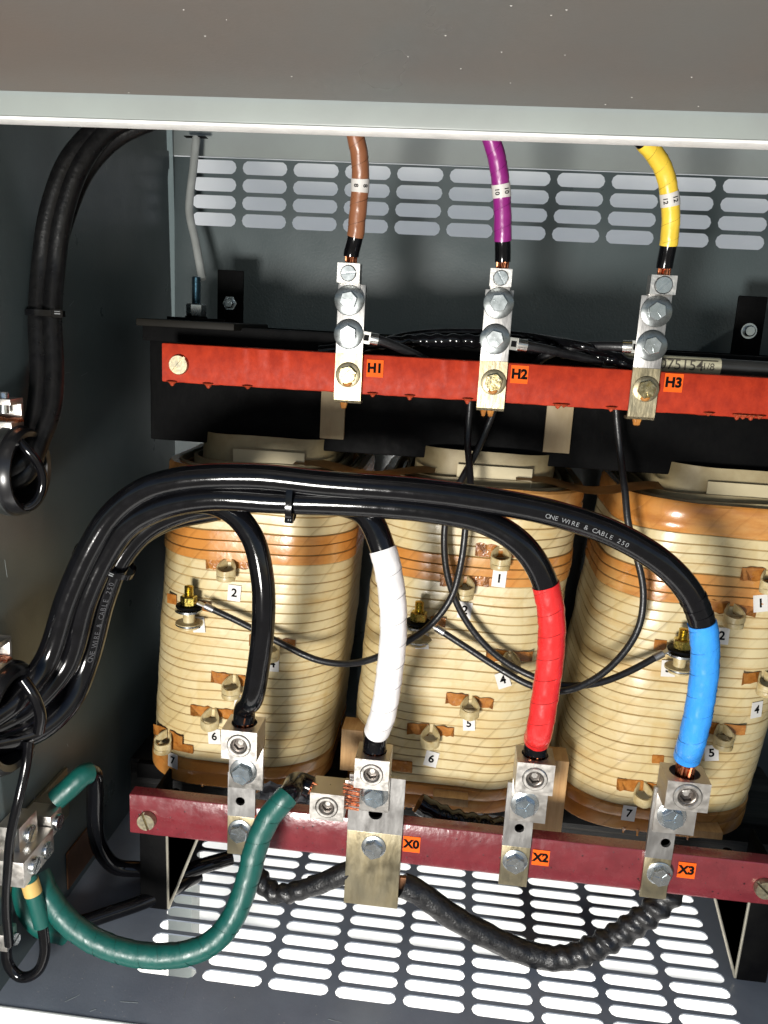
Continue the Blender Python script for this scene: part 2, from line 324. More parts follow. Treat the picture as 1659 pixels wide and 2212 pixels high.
bm = NB()
for k in range(26):
    y = random.uniform(1.0, 1.65); z = random.uniform(.1, 1.3); a_ = random.uniform(0, PI); L_ = random.uniform(.005, .03)
    mbox(bm, Matrix.Translation((XL + .0002, y, z)) @ Matrix.Rotation(a_, 4, 'X'), .0003, L_, .0004)
for k in range(22):
    mbox(bm, Matrix.Translation((random.uniform(-.55, .6), random.uniform(.965, 1.04), .0002)) @ Matrix.Rotation(random.uniform(0, PI), 4, 'Z'), random.uniform(.005, .03), .0005, .0003)
sc_ = part('paint_scratches', bm, scr, enc); sc_['kind'] = 'stuff'
floor_dust = mat('pale_dust', (.40, .38, .33), .9)
bm = NB()
for k in range(260):
    x = random.uniform(-.6, .6); y = random.choice((random.uniform(.965, 1.045), random.uniform(.965, 1.6)))
    if y > GY0 and GX0 < x < GX1:
        u = ((y - GY0) / GPY) % 1
        if .12 < u < .88: continue
    lathe(bm, (x, y, -.0002), (0, 0, 1), [(.0006 + random.random() ** 3 * .0012, 0), (0, .0005)], 5)
dd_ = bpy.data.meshes.new('floor_dust'); bm.to_mesh(dd_); bm.free(); dd_.materials.append(floor_dust); do = bpy.data.objects.new('floor_dust', dd_); COL.objects.link(do); do['kind'] = 'stuff'; do['label'] = 'fine pale dust specks on the cabinet floor pan'; do['category'] = 'dust'
# ------------------------------------------------------------------ raised door
dr = thing('raised_door', 'dull grey brown raised cover panel above the opening, its flat face with specks', 'door', (0, .6, zl1 + .05))
bm = NB(); y1, z1 = YF - .016, zl1 - .002; y0, z0 = .22, zl1 + .16
vs = [bm.verts.new(v) for v in [(XL - .3, y1, z1), (XR + .2, y1, z1), (XR + .2, y0, z0), (XL - .3, y0, z0)]]; f = bm.faces.new(vs)
bmesh.ops.solidify(bm, geom=[f], thickness=.004)
part('door_skin', bm, door_paint, dr, smooth=False)
bm = NB()
for i in range(34):
    t = random.random(); px = random.uniform(-.4, .45); c = Vector((px, y1 + (y0 - y1) * t * .45, z1 + (z0 - z1) * t * .45 - .0003)); lathe(bm, c, (0, .2, -1), [(.0005 + random.random() * .0008, 0), (0, .0008)], 6)
part('dust_specks', bm, paper_w, dr)
# ------------------------------------------------------------------ iron core
CF = 1.33
core = thing('iron_core', 'black varnished laminated iron core with yokes behind and under the three coils', 'transformer core', (0, 1.45, 0))
bm = NB(); box(bm, (-.555, 1.405, .782), (.66, 1.60, .965), .004); part('top_yoke', bm, blackp, core)
bm = NB(); box(bm, (-.60, 1.40, .03), (.66, 1.62, .155), .004); part('bottom_yoke', bm, lamin, core)
bm = NB()
for cx in (-.349, .026, .401): box(bm, (cx - .06, 1.43, .155), (cx + .06, 1.58, .782))
part('core_limb', bm, blackp, core)
bm = NB(); box(bm, (-.555, 1.375, .955), (.80, 1.405, .985), .002); box(bm, (-.555, 1.600, .955), (.80, 1.64, .985), .002); part('top_clamp', bm, blackp, core)
bm = NB(); box(bm, (-.58, 1.385, .125), (.64, 1.399, .155), .001)
part('bottom_clamp', bm, blackp, core, label='black bottom clamp channel')
gmat = mat('dark_gusset_steel', (.016, .015, .013), .4, .2, (.03, .026, .02), 40, .3, 90); gedge = mat('worn_steel_edge', (.45, .42, .34), .4, .6)
for (xa, xb, sx) in ((-.495, -.449, 1), (.503, .549, -1)):
    zt_ = P(1000, 1884, 1.16).z; yp = 1.190
    bm = NB(); box(bm, (xa, yp, .0), (xb, yp + .006, zt_ + .03), .001); xo = xa if sx > 0 else xb; box(bm, (xo - .003, yp + .006, 0), (xo + .003, yp + .15, zt_ + .02), .001)
    fp = part('foot_post', bm, blackp, core)
    xi = xb if sx > 0 else xa; A_ = Vector((xi + sx * .004, yp - .002, .006)); B_ = Vector((xi + sx * .002, yp - .002, zt_)); C_ = Vector((xi + sx * .060, yp - .002, zt_))
    bm = NB(); f = bm.faces.new([bm.verts.new(q) for q in (A_, B_, C_)]); bmesh.ops.solidify(bm, geom=[f], thickness=.003); gs = part('gusset', bm, gmat, core, smooth=False)
    bm = NB(); cyl(bm, A_, B_, .0024, n=8); part('gusset_edge', bm, gedge, gs); bm = NB(); cyl(bm, A_, C_, .0024, n=8); part('gusset_edge', bm, gedge, gs)
for (x, y, Y) in ((497, 655, 1.60), (1617, 715, 1.60)):
    bm = NB(); c = P(x, y, Y); box(bm, (c.x - .026, Y, c.z - .075), (c.x + .026, Y + .006, c.z + .062), .003); box(bm, (c.x - .026, Y - .05, c.z - .078), (c.x + .026, Y + .006, c.z - .072), .001); br = part('lifting_bracket', bm, blackp, core)
    bm = NB(); lathe(bm, c + Vector((0, -.001, 0)), (0, -1, 0), [(.014, 0), (.014, .002), (.010, .002), (.010, .008), (.008, .010), (0, .010)], 6 if x < 600 else 20); part('bolt', bm, zinc, br)
# lower core studs
for (x, y) in ((378, 1690), (1575, 1820)):
    c = P(x, y, 1.30); c.z = .125
    bm = NB(); lathe(bm, c, (0, 0, 1), [(.034, 0), (.034, .004), (.016, .004), (.016, .018), (.008, .018), (.008, .035), (0, .036)], 24); part('clamp_stud', bm, blackp, core)
# threaded rod with nut and washer on the upper left clamp
c = P(424, 683, 1.50); rod = thing('threaded_rod', 'zinc threaded rod with hex nut on a wide washer above the red bar left end', 'rod', c)
prof = []
for i in range(22): prof += [(.0085, .022 + i * .0022), (.0072, .0231 + i * .0022)]
bm = NB(); lathe(bm, c, (0, 0, 1), [(.0085, 0)] + prof + [(0, .0711)], 20); part('stud', bm, mat('blue_steel', (.18, .27, .32), .35, 1), rod)
bm = NB(); lathe(bm, c, (0, 0, 1), [(.017, 0), (.018, .002), (.018, .020), (.016, .022), (0, .022)], 6, phase=.3); part('nut', bm, zinc, rod)
bm = NB(); lathe(bm, c, (0, 0, 1), [(.052, -.008), (.052, -.003), (.020, -.003), (.020, 0), (0, 0)], 32); part('washer', bm, blackp, rod)
bm = NB(); box(bm, (c.x - .045, 1.33, c.z - .020), (c.x + .12, 1.56, c.z - .008), .003); part('clip_plate', bm, mat('dark_bronze_plate', (.008, .007, .005), .6, .0, spec=.15), rod)
# pale bent rod in the left rear corner
pr = thing('bent_rod', 'pale grey bent rod hanging in the rear left corner of the cabinet', 'rod', P(424, 300, 1.66))
pa = Path([(424, 296, 1.69), (418, 360, 1.68), (409, 455, 1.66), (422, 520, 1.64), (437, 604, 1.62)]); bm = NB(); pa.tube(bm, .0078, n=14); part('rod', bm, greyrod, pr)
bm = NB(); box(bm, P(418, 292, 1.69) + Vector((-.018, -.006, -.004)), P(440, 300, 1.69) + Vector((.006, .01, .004)), .001); part('hanger_clip', bm, blackp, pr)
# ------------------------------------------------------------------ coils
HW, CD, RC = .172, .370, .112
def rrect(hw, dp, rc, n=22):
    """rounded rectangle outline as (x, y, nx, ny), y = 0 at the front"""
    out = []
    for (cx, cy, a0) in ((hw - rc, dp - rc, 0), (-(hw - rc), dp - rc, 90), (-(hw - rc), rc, 180), (hw - rc, rc, 270)):
        for k in range(n + 1):
            a = math.radians(a0 + 90 * k / n); out.append((cx + rc * math.cos(a), cy + rc * math.sin(a), math.cos(a), math.sin(a)))
    o2 = []
    m = len(out)
    for i in range(m):
        a = out[i]; b = out[(i + 1) % m]; o2.append(a); d = math.hypot(a[0] - b[0], a[1] - b[1])
        k = int(d / .012)
        for j in range(1, k): t = j / k; o2.append((a[0] + (b[0] - a[0]) * t, a[1] + (b[1] - a[1]) * t, a[2], a[3]))
    return o2
def shell(bm, cx, yf, outl, prof, lean, mi_of=None, wob=0.0, sd=0, z_lean0=0.75, tilt=.004):
    rings = []
    for (o, z, mi) in prof:
        ring = []
        for (x, y, nx, ny) in outl:
            wv = wob * noise.noise(Vector((x * 9 + sd, y * 9, z * 16)))
            zz = z + tilt * math.sin(3 * x * 7 + z * 22 + sd) * .25 + .0012 * noise.noise(Vector((x * 14, y * 14 + sd, z * 25)))
            ring.append(bm.verts.new((cx + x + nx * (o + wv) + lean * (z_lean0 - z), yf + y + ny * (o + wv), zz)))
        rings.append(ring)
    n = len(outl)
    for r in range(len(rings) - 1):
        for k in range(n):
            f = bm.faces.new((rings[r][k], rings[r][(k + 1) % n], rings[r + 1][(k + 1) % n], rings[r + 1][k])); f.material_index = prof[r][2]
    return rings
def on_coil(cx, lean, x, y):
    """surface point, outward normal of the coil where the sight line meets it"""
    p0 = P(x, y, CF); best = None
    for it in range(240):
        Y = CF + it * .0008; p = P(x, y, Y); X = p.x - cx - lean * (.75 - p.z)
        if abs(X) <= HW - RC: dmin = CF - Y; nr = Vector((0, -1, 0))
        else:
            ccx = (HW - RC) * (1 if X > 0 else -1); v = Vector((X - ccx, Y - (CF + RC))); dmin = v.length - RC; nr = Vector((v.x, v.y, 0)).normalized()
        if dmin <= 0: return p, nr
    return p0, Vector((0, -1, 0))
def coil(idx, cx, ztop, zbot, label, taps, studs, tags, hidden_amber, lean):
    co = thing('winding_coil', label, 'coil', (cx, CF + CD / 2, zbot), 'three cream paper wound transformer coils')
    outl = rrect(HW, CD, RC); prof = []
    pitch0 = .0172; pitch = pitch0; z = zbot
    prof.append((-.02, zbot + .001, 1)); prof.append((.0, zbot, 1)); prof.append((.0045, zbot + .004, 1)); prof.append((.0055, zbot + .022, 1)); prof.append((.0030, zbot + .028, 1)); prof.append((.0050, zbot + .034, 1)); prof.append((.0045, zbot + .047, 1)); prof.append((.0, zbot + .050, 2))
    z = zbot + .0515
    zb0, zb1 = ztop - .168, ztop - .108          # amber tape band
    ze = ztop - .060
    while z < ze:
        am = zb0 < z + pitch / 2 < zb1; mi = 1 if am else 0
        jitter = random.uniform(-.0006, .0007); pitch = pitch0 * random.uniform(.90, 1.10)
        ex = .0022 if am else 0
        prof += [(.0016 + jitter + ex, z, mi), (.0028 + jitter + ex, z + .0008, mi), (.0031 + jitter + ex, z + pitch * .5, mi), (.0028 + jitter + ex, z + pitch - .0022, mi), (.0016 + jitter + ex, z + pitch - .0013, 2), (.0009, z + pitch - .0007, 2)]
        z += pitch
    prof += [(.004, z, 1), (.0065, z + .004, 1), (.0070, ztop - .034, 1), (.0045, ztop - .028, 1), (.0060, ztop - .022, 1), (.0050, ztop - .004, 1), (.0015, ztop, 1), (-.012, ztop - .001, 1), (-.014, ztop - .03, 1)]
    bm = NB(); shell(bm, cx, CF, outl, prof, lean, wob=.0028, sd=idx * 3.3); part('winding', bm, [wind, band, groove], co)
    for k, (ins, dz, th, mm) in enumerate(((.013, .002, .004, tube_in), (.025, -.006, .004, band), (.036, .008, .006, tube_in), (.050, .052, .003, tube_in))):
        bm = NB(); ol = rrect(HW - ins, CD - 2 * ins, RC - ins * .8); t = ztop + dz
        pr = [(0, ztop - .06, 0), (0, t, 0), (-th, t, 0), (-th, ztop - .06, 0)]
        shell(bm, cx, CF + ins, ol, pr, lean, wob=.0022, sd=idx + k, tilt=.004); part('insulation_tube', bm, mm, co)
    bm = NB(); ol = rrect(HW - .058, CD - .116, RC - .045); r = shell(bm, cx, CF + .058, ol, [(0, ztop - .05, 0), (-.0, ztop - .02, 0)], lean); bm.faces.new(r[-1]); part('inner_packing', bm, blackp, co)
    bm = NB(); box(bm, (cx - .045, CF + .0405, ztop - .03), (cx + .080, CF + .0430, ztop + .030)); part('paper_flap', bm, mat('pale_pressboard', (.50, .43, .27), .6, 0, (.44, .37, .22), 10), co, smooth=False)
    for (x, y, kind) in taps:
        p, nr = on_coil(cx, lean, x, y); nr_s = nr; p = p + nr * .004; nr = (nr * .35 + Vector((0, -.65, 0))).normalized(); tx = Vector((0, 0, 1)).cross(nr).normalized()
        bm = NB(); M = facing(p + Vector((0, 0, .014)), nr_s, random.uniform(-.06, .06))
        # taped flag on the surface: irregular edges
        for (dx0, dx1, hh) in ((-.042, -.004, .021), (.004, .040, .018)):
            vs = []
            nn = 6
            for q in range(nn + 1): vs.append((dx0 + (dx1 - dx0) * q / nn, -hh / 2 + random.uniform(-.002, .002)))
            for q in range(nn, -1, -1): vs.append((dx0 + (dx1 - dx0) * q / nn, hh / 2 + random.uniform(-.002, .002)))
            f = bm.faces.new([bm.verts.new(M @ Vector((a, b, .0006 + .0012 * random.random()))) for a, b in vs])
            bmesh.ops.solidify(bm, geom=[f], thickness=.0012)
        t = part('tap_terminal', bm, amber, co)
        bm = NB(); 
        # looped strap end standing out of the coil, with a round washer stack at the end
        pts = [p + Vector((0, 0, .010)) + tx * s * .006 for s in (-1,)]
        loop = [p + Vector((0, 0, .016)) - tx * .004, p + Vector((0, 0, .012)) + nr * .012 - tx * .011, p + nr * .021 - tx * .016 + Vector((0, 0, .004)), p + nr * .033 + Vector((0, 0, .0)), p + nr * .021 + tx * .016 + Vector((0, 0, .004)), p + Vector((0, 0, .012)) + nr * .012 + tx * .011, p + Vector((0, 0, .016)) + tx * .004]
        pa = Path(loop, .002); rings = []
        for i in range(len(pa.p)):
            T = pa.T[i]; B = T.cross(Vector((0, 0, 1))).normalized(); c = pa.p[i]
            rings.append([bm.verts.new(c + B * a + Vector((0, 0, b))) for a, b in ((.0014, .0075), (-.0014, .0075), (-.0014, -.0075), (.0014, -.0075))])
        for A, Bq in zip(rings, rings[1:]):
            for k in range(4): bm.faces.new((A[k], A[(k + 1) % 4], Bq[(k + 1) % 4], Bq[k]))
        if kind == 1:
            lathe(bm, p + nr * .020 + Vector((0, 0, -.006)), (0, 0, 1), [(0, -.004), (.0155, -.004), (.0165, 0), (.0155, .004), (0, .004)], 20)
        part('tap_loop', bm, cream, t)
    for (x, y) in studs:
        Y = CF - .034; c = P(x, y + 20, Y)
        st = NB(); box(st, (c.x - .008, Y, c.z - .002), (c.x + .008, CF + .0, c.z + .002)); sp = part('stud_terminal', st, amberbar, co)
        bm = NB(); lathe(bm, c, (0, 0, 1), [(0, -.030), (.0165, -.030), (.0165, -.027), (.010, -.027), (.0225, -.0235), (.0225, -.0195), (.010, -.0190), (.010, -.001)], 28)
        part('spool', bm, cream, sp)
        bm = NB(); lathe(bm, c, (0, 0, 1), [(.009, .001), (.0232, .001), (.0232, .0045), (.009, .0045)], 28); lathe(bm, c + Vector((.001, 0, -.023)), (0, 0, 1), [(.009, 0), (.0236, 0), (.0236, .0025), (.009, .0025)], 28); part('washer', bm, zinc, sp)
        bm = NB(); lathe(bm, c, (.03, 0, 1), [(.0215, .0075), (.0225, .0095), (.0215, .0115), (.012, .012)], 28); part('spring_washer', bm, blackp, sp)
        bm = NB(); lathe(bm, c, (0, 0, 1), [(.012, .012), (.0145, .013), (.0145, .0265), (.0125, .028), (0, .028)], 6, phase=.35); part('nut', bm, yzinc, sp)
        tp = [(.0072, .028)]
        for i in range(8): tp += [(.0078, .029 + i * .0022), (.0066, .0301 + i * .0022)]
        bm = NB(); lathe(bm, c, (0, 0, 1), tp + [(0, .047)], 18); part('stud', bm, yzinc, sp)
        q, nr = on_coil(cx, lean, x, y); bm = NB(); M = facing(q + nr * .004, nr)
        mbox(bm, M @ Matrix.Translation((-.034, 0, .0004)), .020, .018, .002, .0005); mbox(bm, M @ Matrix.Translation((.036, 0, .0004)), .026, .017, .002, .0005); part('tape_flag', bm, amber, sp)
    for (x, y, s, rl, sz) in tags:
        p, nr = on_coil(cx, lean, x, y); M = facing(p + nr * .0058, nr, rl + random.uniform(-.10, .10))
        bm = NB(); mbox(bm, M, .023 * sz, .029 * sz, .0006); t = part('number_tag', bm, paper_w, co, smooth=False)
        bm = NB(); text_into(bm, s, .0205 * sz, M, .0006, .0006); part('numeral', bm, ink, t, smooth=False)
    for (x, y, ww, hh) in hidden_amber:
        p, nr = on_coil(cx, lean, x, y); bm = NB(); mbox(bm, facing(p + nr * .0045, nr, .05), ww, hh, .003, .001); part('varnish_patch', bm, amber, co)
    for k in range(9):
        a = random.uniform(.1, .95); x = cx - HW * .8 + 2 * HW * .8 * a; y = CF + (.02 if abs(x - cx) < .06 else .045); hh = random.uniform(.004, .012)
        bm = NB(); lathe(bm, (x + lean * (.75 - zbot), y - .022, zbot + .004), (0, 0, -1), [(.004, -.004), (.0035, 0), (.0015, hh * .6), (.002, hh), (0, hh + .002)], 8); part('varnish_drip', bm, ochre, co)
    return co
zc = CAMP.z
LEAN = -.062
coil(0, -.349, zc - .249, zc - .842, 'left hand cream wound coil, the one with a plain black cable in front', [(497, 1232, 1), (590, 1402, 1), (507, 1482, 1), (462, 1552, 0), (368, 1600, 1)], [(408, 1300)],
     [(508, 1279, '2', 0, 1), (432, 1347, '3', .12, 1), (590, 1431, '4', -.08, 1), (522, 1516, '5', 0, 1), (465, 1588, '6', .05, 1), (378, 1640, '7', .05, 1)], [(395, 1612, .05, .016)], LEAN)
coil(1, .037, zc - .249, zc - .842, 'middle cream wound coil between the white and red taped cables', [(1080, 1207, 1), (1003, 1270, 1), (1098, 1432, 0), (1014, 1528, 0), (930, 1590, 0)], [(903, 1335)],
     [(1078, 1248, '1', 0, 1), (1004, 1316, '2', -.1, 1), (912, 1382, '3', .0, 1), (1085, 1466, '4', .35, 1), (1013, 1560, '5', 0, .9), (932, 1636, '6', -.12, 1)], [(868, 1652, .04, .022), (1085, 1195, .06, .012)], LEAN)
coil(2, .446, zc - .249, zc - .842, 'right hand cream wound coil behind the blue taped cable', [(1652, 1258, 1), (1575, 1330, 1), (1640, 1475, 1), (1553, 1588, 1), (1383, 1712, 0)], [(1470, 1395)],
     [(1640, 1301, '1', .08, 1), (1557, 1371, '2', 0, 1), (1442, 1441, '3', 0, 1), (1629, 1530, '4', .12, 1), (1535, 1623, '5', .1, 1), (1357, 1753, '7', .05, 1)], [(1420, 1637, .02, .016), (1360, 1692, .045, .02)], -.105)
# spacer boards and paper between coils
for (x0, y0, x1, y1, Y, lab) in ((694, 848, 742, 945, 1.392, 'tan pressboard strip between left and middle coils, under the red bar'), (1182, 878, 1230, 975, 1.392, 'tan pressboard strip between middle and right coils, under the red bar')):
    a = P(x0, y0, Y); b = P(x1, y1, Y); o = thing('pressboard_strip', lab, 'spacer', (a + b) / 2, 'pressboard strips on the top yoke'); bm = NB(); box(bm, (a.x, Y, a.z + .05), (b.x, Y + .008, b.z - .004), .0008); part('strip', bm, tan, o)
for (cx, lab) in ((-.165, 'thin curled amber paper bridging left and middle coil tops'), (.21, 'thin curled amber paper bridging middle and right coil tops')):
    o = thing('paper_sheet', lab, 'paper sheet', (cx, 1.37, .755), 'paper sheets bridging the coil tops'); bm = NB(); rows = []
    for i in range(25):
        u = i / 24; x = cx + (u - .5) * .24; z = .764 - .010 * math.sin(u * PI) + .004 * math.sin(u * 9); rows.append([bm.verts.new((x, 1.352 + v * .05 + .004 * math.sin(u * 7), z + .004 * v)) for v in (0, .5, 1)])
    for A, B in zip(rows, rows[1:]):
        for k in range(2): bm.faces.new((A[k], B[k], B[k + 1], A[k + 1]))
    bmesh.ops.solidify(bm, geom=bm.faces[:], thickness=.0018); part('sheet', bm, mat('amber_paper', (.42, .28, .12), .45, 0, (.32, .18, .06), 30), o)
for (x0, y0, x1, y1, Y, lab) in ((738, 1575, 780, 1668, 1.345, 'tan wooden spacer block between left and middle coils at the bottom'), (1168, 1640, 1210, 1820, 1.30, 'long tan wooden spacer block behind the second strap from the right'), (1470, 1790, 1560, 1815, 1.30, 'short tan wooden block under the right coil'), (935, 1720, 1010, 1745, 1.30, 'tan wooden block edge under the middle coil')):
    a = P(x0, y0, Y); b = P(x1, y1, Y); o = thing('spacer_block', lab, 'wooden block', (a + b) / 2, 'wooden spacer blocks'); bm = NB(); box(bm, (a.x, Y, a.z), (b.x, Y + .05, b.z), .001); part('block', bm, wood, o)
# ------------------------------------------------------------------ hardware builders
def hexbolt(parent, c, R, m=zinc, wr=0, wm=None, marks=3, rot=.2, h=.009, name='bolt', ax=(0, -1, 0)):
    c = Vector(c); A = Vector(ax)
    if wr:
        bm = NB(); lathe(bm, c, A, [(R * .7, 0), (wr * .98, 0), (wr, .0008), (wr, .0022), (wr * .96, .0028), (R * .7, .0028)], 40); part('washer', bm, wm or m, parent); c = c + A * .0028
    bm = NB(); lathe(bm, c, A, [(R * 1.22, 0), (R * 1.25, .001), (R * 1.22, .0022), (R * .98, .0024)], 36) if not wr else None
    lathe(bm, c, A, [(R, .000), (R, h - .0006), (R * .96, h), (0, h)], 6, phase=rot)
    M = facing(c + A * (h - .0002), A)
    for k in range(marks):
        a = rot + .5 + k * 2 * PI / 3; mbox(bm, M @ Matrix.Rotation(a, 4, 'Z') @ Matrix.Translation((R * .45, 0, 0)), R * .55, R * .11, .0022)
    mbox(bm, M @ Matrix.Rotation(rot, 4, 'Z'), R * .16, R * .16, .0009)
    bmesh.ops.recalc_face_normals(bm, faces=bm.faces[:])
    return part(name, bm, m, parent, smooth=False)
def slotscrew(parent, c, R, m, a=.6, h=.004, name='slotted_screw', ax=(0, -1, 0)):
    c = Vector(c); bm = NB(); A = Vector(ax).normalized(); M = facing(c, A, a)
    for s in (-1, 1):
        pts = []; g = R * .13
        a0 = math.asin(g / R)
        for k in range(17):
            t = a0 + (PI - 2 * a0) * k / 16; pts.append((R * math.cos(t), s * R * math.sin(t)))
        if s < 0: pts = pts[::-1]
        lo = [bm.verts.new(M @ Vector((x, y, 0))) for x, y in pts]; mi_ = [bm.verts.new(M @ Vector((x, y, h * .7))) for x, y in pts]; hi = [bm.verts.new(M @ Vector((x * .93, (y - s * g) * .93 + s * g, h))) for x, y in pts]
        n = len(pts)
        for k in range(n):
            j = (k + 1) % n; bm.faces.new((lo[k], lo[j], mi_[j], mi_[k])); bm.faces.new((mi_[k], mi_[j], hi[j], hi[k]))
        bm.faces.new(hi)
    lathe(bm, c, A, [(R * .99, 0), (R * .99, h * .35), (0, h * .35)], 30)
    return part(name, bm, m, parent)
def holed_face(bm, c, ux, uy, w, h, r, hx=0, hy=0, seg=32, deep=0, nrm=None):
    c = Vector(c); ux = Vector(ux); uy = Vector(uy)
    cor = [math.atan2(sy * h / 2 - hy, sx * w / 2 - hx) % (2 * PI) for sx in (-1, 1) for sy in (-1, 1)]
    angs = sorted(set([2 * PI * i / seg for i in range(seg)] + cor)); A = []; B = []
    for a in angs:
        cs, sn = math.cos(a), math.sin(a); R = 9
        if cs > 1e-9: R = min(R, (w / 2 - hx) / cs)
        if cs < -1e-9: R = min(R, (-w / 2 - hx) / cs)
        if sn > 1e-9: R = min(R, (h / 2 - hy) / sn)
        if sn < -1e-9: R = min(R, (-h / 2 - hy) / sn)
        A.append(bm.verts.new(c + ux * (hx + R * cs) + uy * (hy + R * sn))); B.append(bm.verts.new(c + ux * (hx + r * cs) + uy * (hy + r * sn)))
    n = len(angs)
    for k in range(n): bm.faces.new((A[k], A[(k + 1) % n], B[(k + 1) % n], B[k]))
    if deep:
        C = [bm.verts.new(b.co + Vector(nrm) * deep) for b in B]
        for k in range(n): bm.faces.new((B[k], B[(k + 1) % n], C[(k + 1) % n], C[k]))
        bm.faces.new(C)
def block(parent, cx, zt, zb, w, yf, d, rtop, rfront, fz, name='lug_body', m=alu):
    """mechanical lug block: box with a wire bore from the top and a screw bore in front"""
    bm = NB(); x0, x1 = cx - w / 2, cx + w / 2; yb = yf + d; h = zt - zb
    holed_face(bm, (cx, yf, (zt + zb) / 2), (1, 0, 0), (0, 0, 1), w, h, rfront, 0, fz, deep=.010, nrm=(0, 1, 0))
    holed_face(bm, (cx, (yf + yb) / 2, zt), (1, 0, 0), (0, 1, 0), w, d, rtop, 0, d * .06, deep=.02, nrm=(0, 0, -1))
    def q(*p): bm.faces.new([bm.verts.new(v) for v in p])
    q((x0, yb, zb), (x0, yb, zt), (x0, yf, zt), (x0, yf, zb)); q((x1, yf, zb), (x1, yf, zt), (x1, yb, zt), (x1, yb, zb)); q((x0, yb, zb), (x1, yb, zb), (x1, yb, zt), (x0, yb, zt)); q((x0, yf, zb), (x1, yf, zb), (x1, yb, zb), (x0, yb, zb))
    bmesh.ops.remove_doubles(bm, verts=bm.verts, dist=.00005)
    return part(name, bm, m, parent, smooth=False)
def socket(parent, c, R, ax=(0, -1, 0)):
    bm = NB(); lathe(bm, c, ax, [(R, -.008), (R, .0015), (R * .93, .003), (R * .74, .003), (R * .68, .0015), (R * .66, -.002)], 36)
    s = part('set_screw', bm, alu, parent)
    bm = NB(); lathe(bm, Vector(c) + Vector(ax) * -.002, ax, [(R * .66, 0), (R * .60, -.0005), (R * .60, -.0006)], 36); lathe(bm, Vector(c) + Vector(ax) * -.0025, ax, [(R * .66, 0), (R * .52, 0), (R * .50, -.006), (0, -.007)], 6, phase=.25); part('hex_socket', bm, mat('dark_socket_steel', (.22, .19, .17), .35, 1, (.12, .11, .10), 200), s)
# ------------------------------------------------------------------ bars
HB = 1.305
a = P(350, 748, HB); b = P(350, 826, HB); hvt = P(1000, 778, HB).z; hvb = P(1000, 864, HB).z
bar = thing('terminal_bar', 'bright red fibreglass bar across the top of the coils with tags H1 H2 H3', 'terminal bar', (.1, HB, (hvt + hvb) / 2))
def barmesh(x0, x1, yf, z0, z1, d, amp, seed):
    bm = NB(); n = 160; rows = []
    sec = [(0, z1 - .002), (.0, z0 + .003), (.001, z0), (.004, z0 - .0008), (d, z0), (d, z0 + .004), (.006, z0 + .004), (.006, z1 - .004), (d, z1 - .004), (d, z1), (.004, z1), (.001, z1 - .0006)]
    for i in range(n + 1):
        x = x0 + (x1 - x0) * i / n; ring = []
        for k, (dy, z) in enumerate(sec):
            e = amp * noise.noise(Vector((x * 60, seed, k * .3))); zz = z + (e if z < (z0 + .002) else e * .25); ring.append(bm.verts.new((x, yf + dy + .0006 * noise.noise(Vector((x * 12, z * 40, seed))), zz)))
        rows.append(ring)
    m = len(sec)
    for A, B in zip(rows, rows[1:]):
        for k in range(m): bm.faces.new((A[k], A[(k + 1) % m], B[(k + 1) % m], B[k]))
    bm.faces.new(rows[0]); bm.faces.new(rows[-1][::-1]); return bm
part('bar', barmesh(a.x, .80, HB, hvb, hvt, .034, .0012, 1.0), red, bar)
slotscrew(bar, P(387, 788, HB - .001), .0158, chrome_y, .9, .006)
drop = mat('red_resin_drop', (.42, .06, .025), .12, 0, coat=.6)
for x in (372, 450, 535, 805, 885, 1010, 1205, 1218, 1320, 1530, 1605, 1622, 1640, 1592):
    y = 826 + (x - 350) * .0585; c = P(x, y, HB + .002); hh = random.uniform(.003, .007)
    bm = NB(); lathe(bm, c + Vector((0, 0, .002)), (0, 0, -1), [(.010, -.001), (.007, .001), (.004, hh * .6), (.0028, hh), (0, hh + .002)], 10); part('resin_drip', bm, drop, bar)
def sticker(parent, x, y, Y, s, sz=.0265, rl=0):
    c = P(x, y, Y); M = facing(c, (0, -1, 0), rl); bm = NB(); mbox(bm, M, sz, sz * 1.02, .0006); t = part('tag', bm, orange, parent, smooth=False)
    bm = NB(); text_into(bm, s, sz * .74, M @ Matrix.Translation((0, 0, 0)), .0006, .0010); part('lettering', bm, ink, t, smooth=False)
sticker(bar, 810, 796, HB - .0012, 'H1'); sticker(bar, 1122, 809, HB - .0012, 'H2', .0270); sticker(bar, 1455, 827, HB - .0012, 'H3', .0275)
LB = 1.16
a2 = P(280, 1720, LB); lvt = P(1000, 1794, LB).z; lvb = P(1000, 1880, LB).z
lbar = thing('terminal_bar', 'dark maroon fibreglass bar along the bottom of the coils with tags X0 X2 X3', 'terminal bar', (0, LB, (lvt + lvb) / 2))
xr = .565
part('bar', barmesh(a2.x, xr, LB, lvb, lvt, .024, .0006, 5.0), maroon, lbar)
spk = mat('dark_resin_speck', (.03, .004, .006), .3)
bm = NB()
for k in range(120):
    x = random.uniform(a2.x + .01, xr - .01); z = lvb + .006 + (lvt - lvb - .012) * random.random() ** 1.4
    lathe(bm, (x, LB - .0003, z), (0, -1, 0), [(.0006 + .0011 * random.random() ** 2, 0), (0, .0006)], 6)
o_ = part('resin_specks', bm, spk, lbar); o_['kind'] = 'stuff'
slotscrew(lbar, P(319, 1770, LB - .001), .0152, chrome_y, 1.9, .010); slotscrew(lbar, P(1650, 1916, LB - .001), .0155, chrome_y, 2.4, .010)
sticker(lbar, 889, 1824, LB - .0012, 'X0', .0270); sticker(lbar, 1168, 1853, LB - .0012, 'X2', .0265); sticker(lbar, 1483, 1880, LB - .0012, 'X3', .0265); sticker(lbar, 560, 1778, LB - .0012, 'X1', .0265)
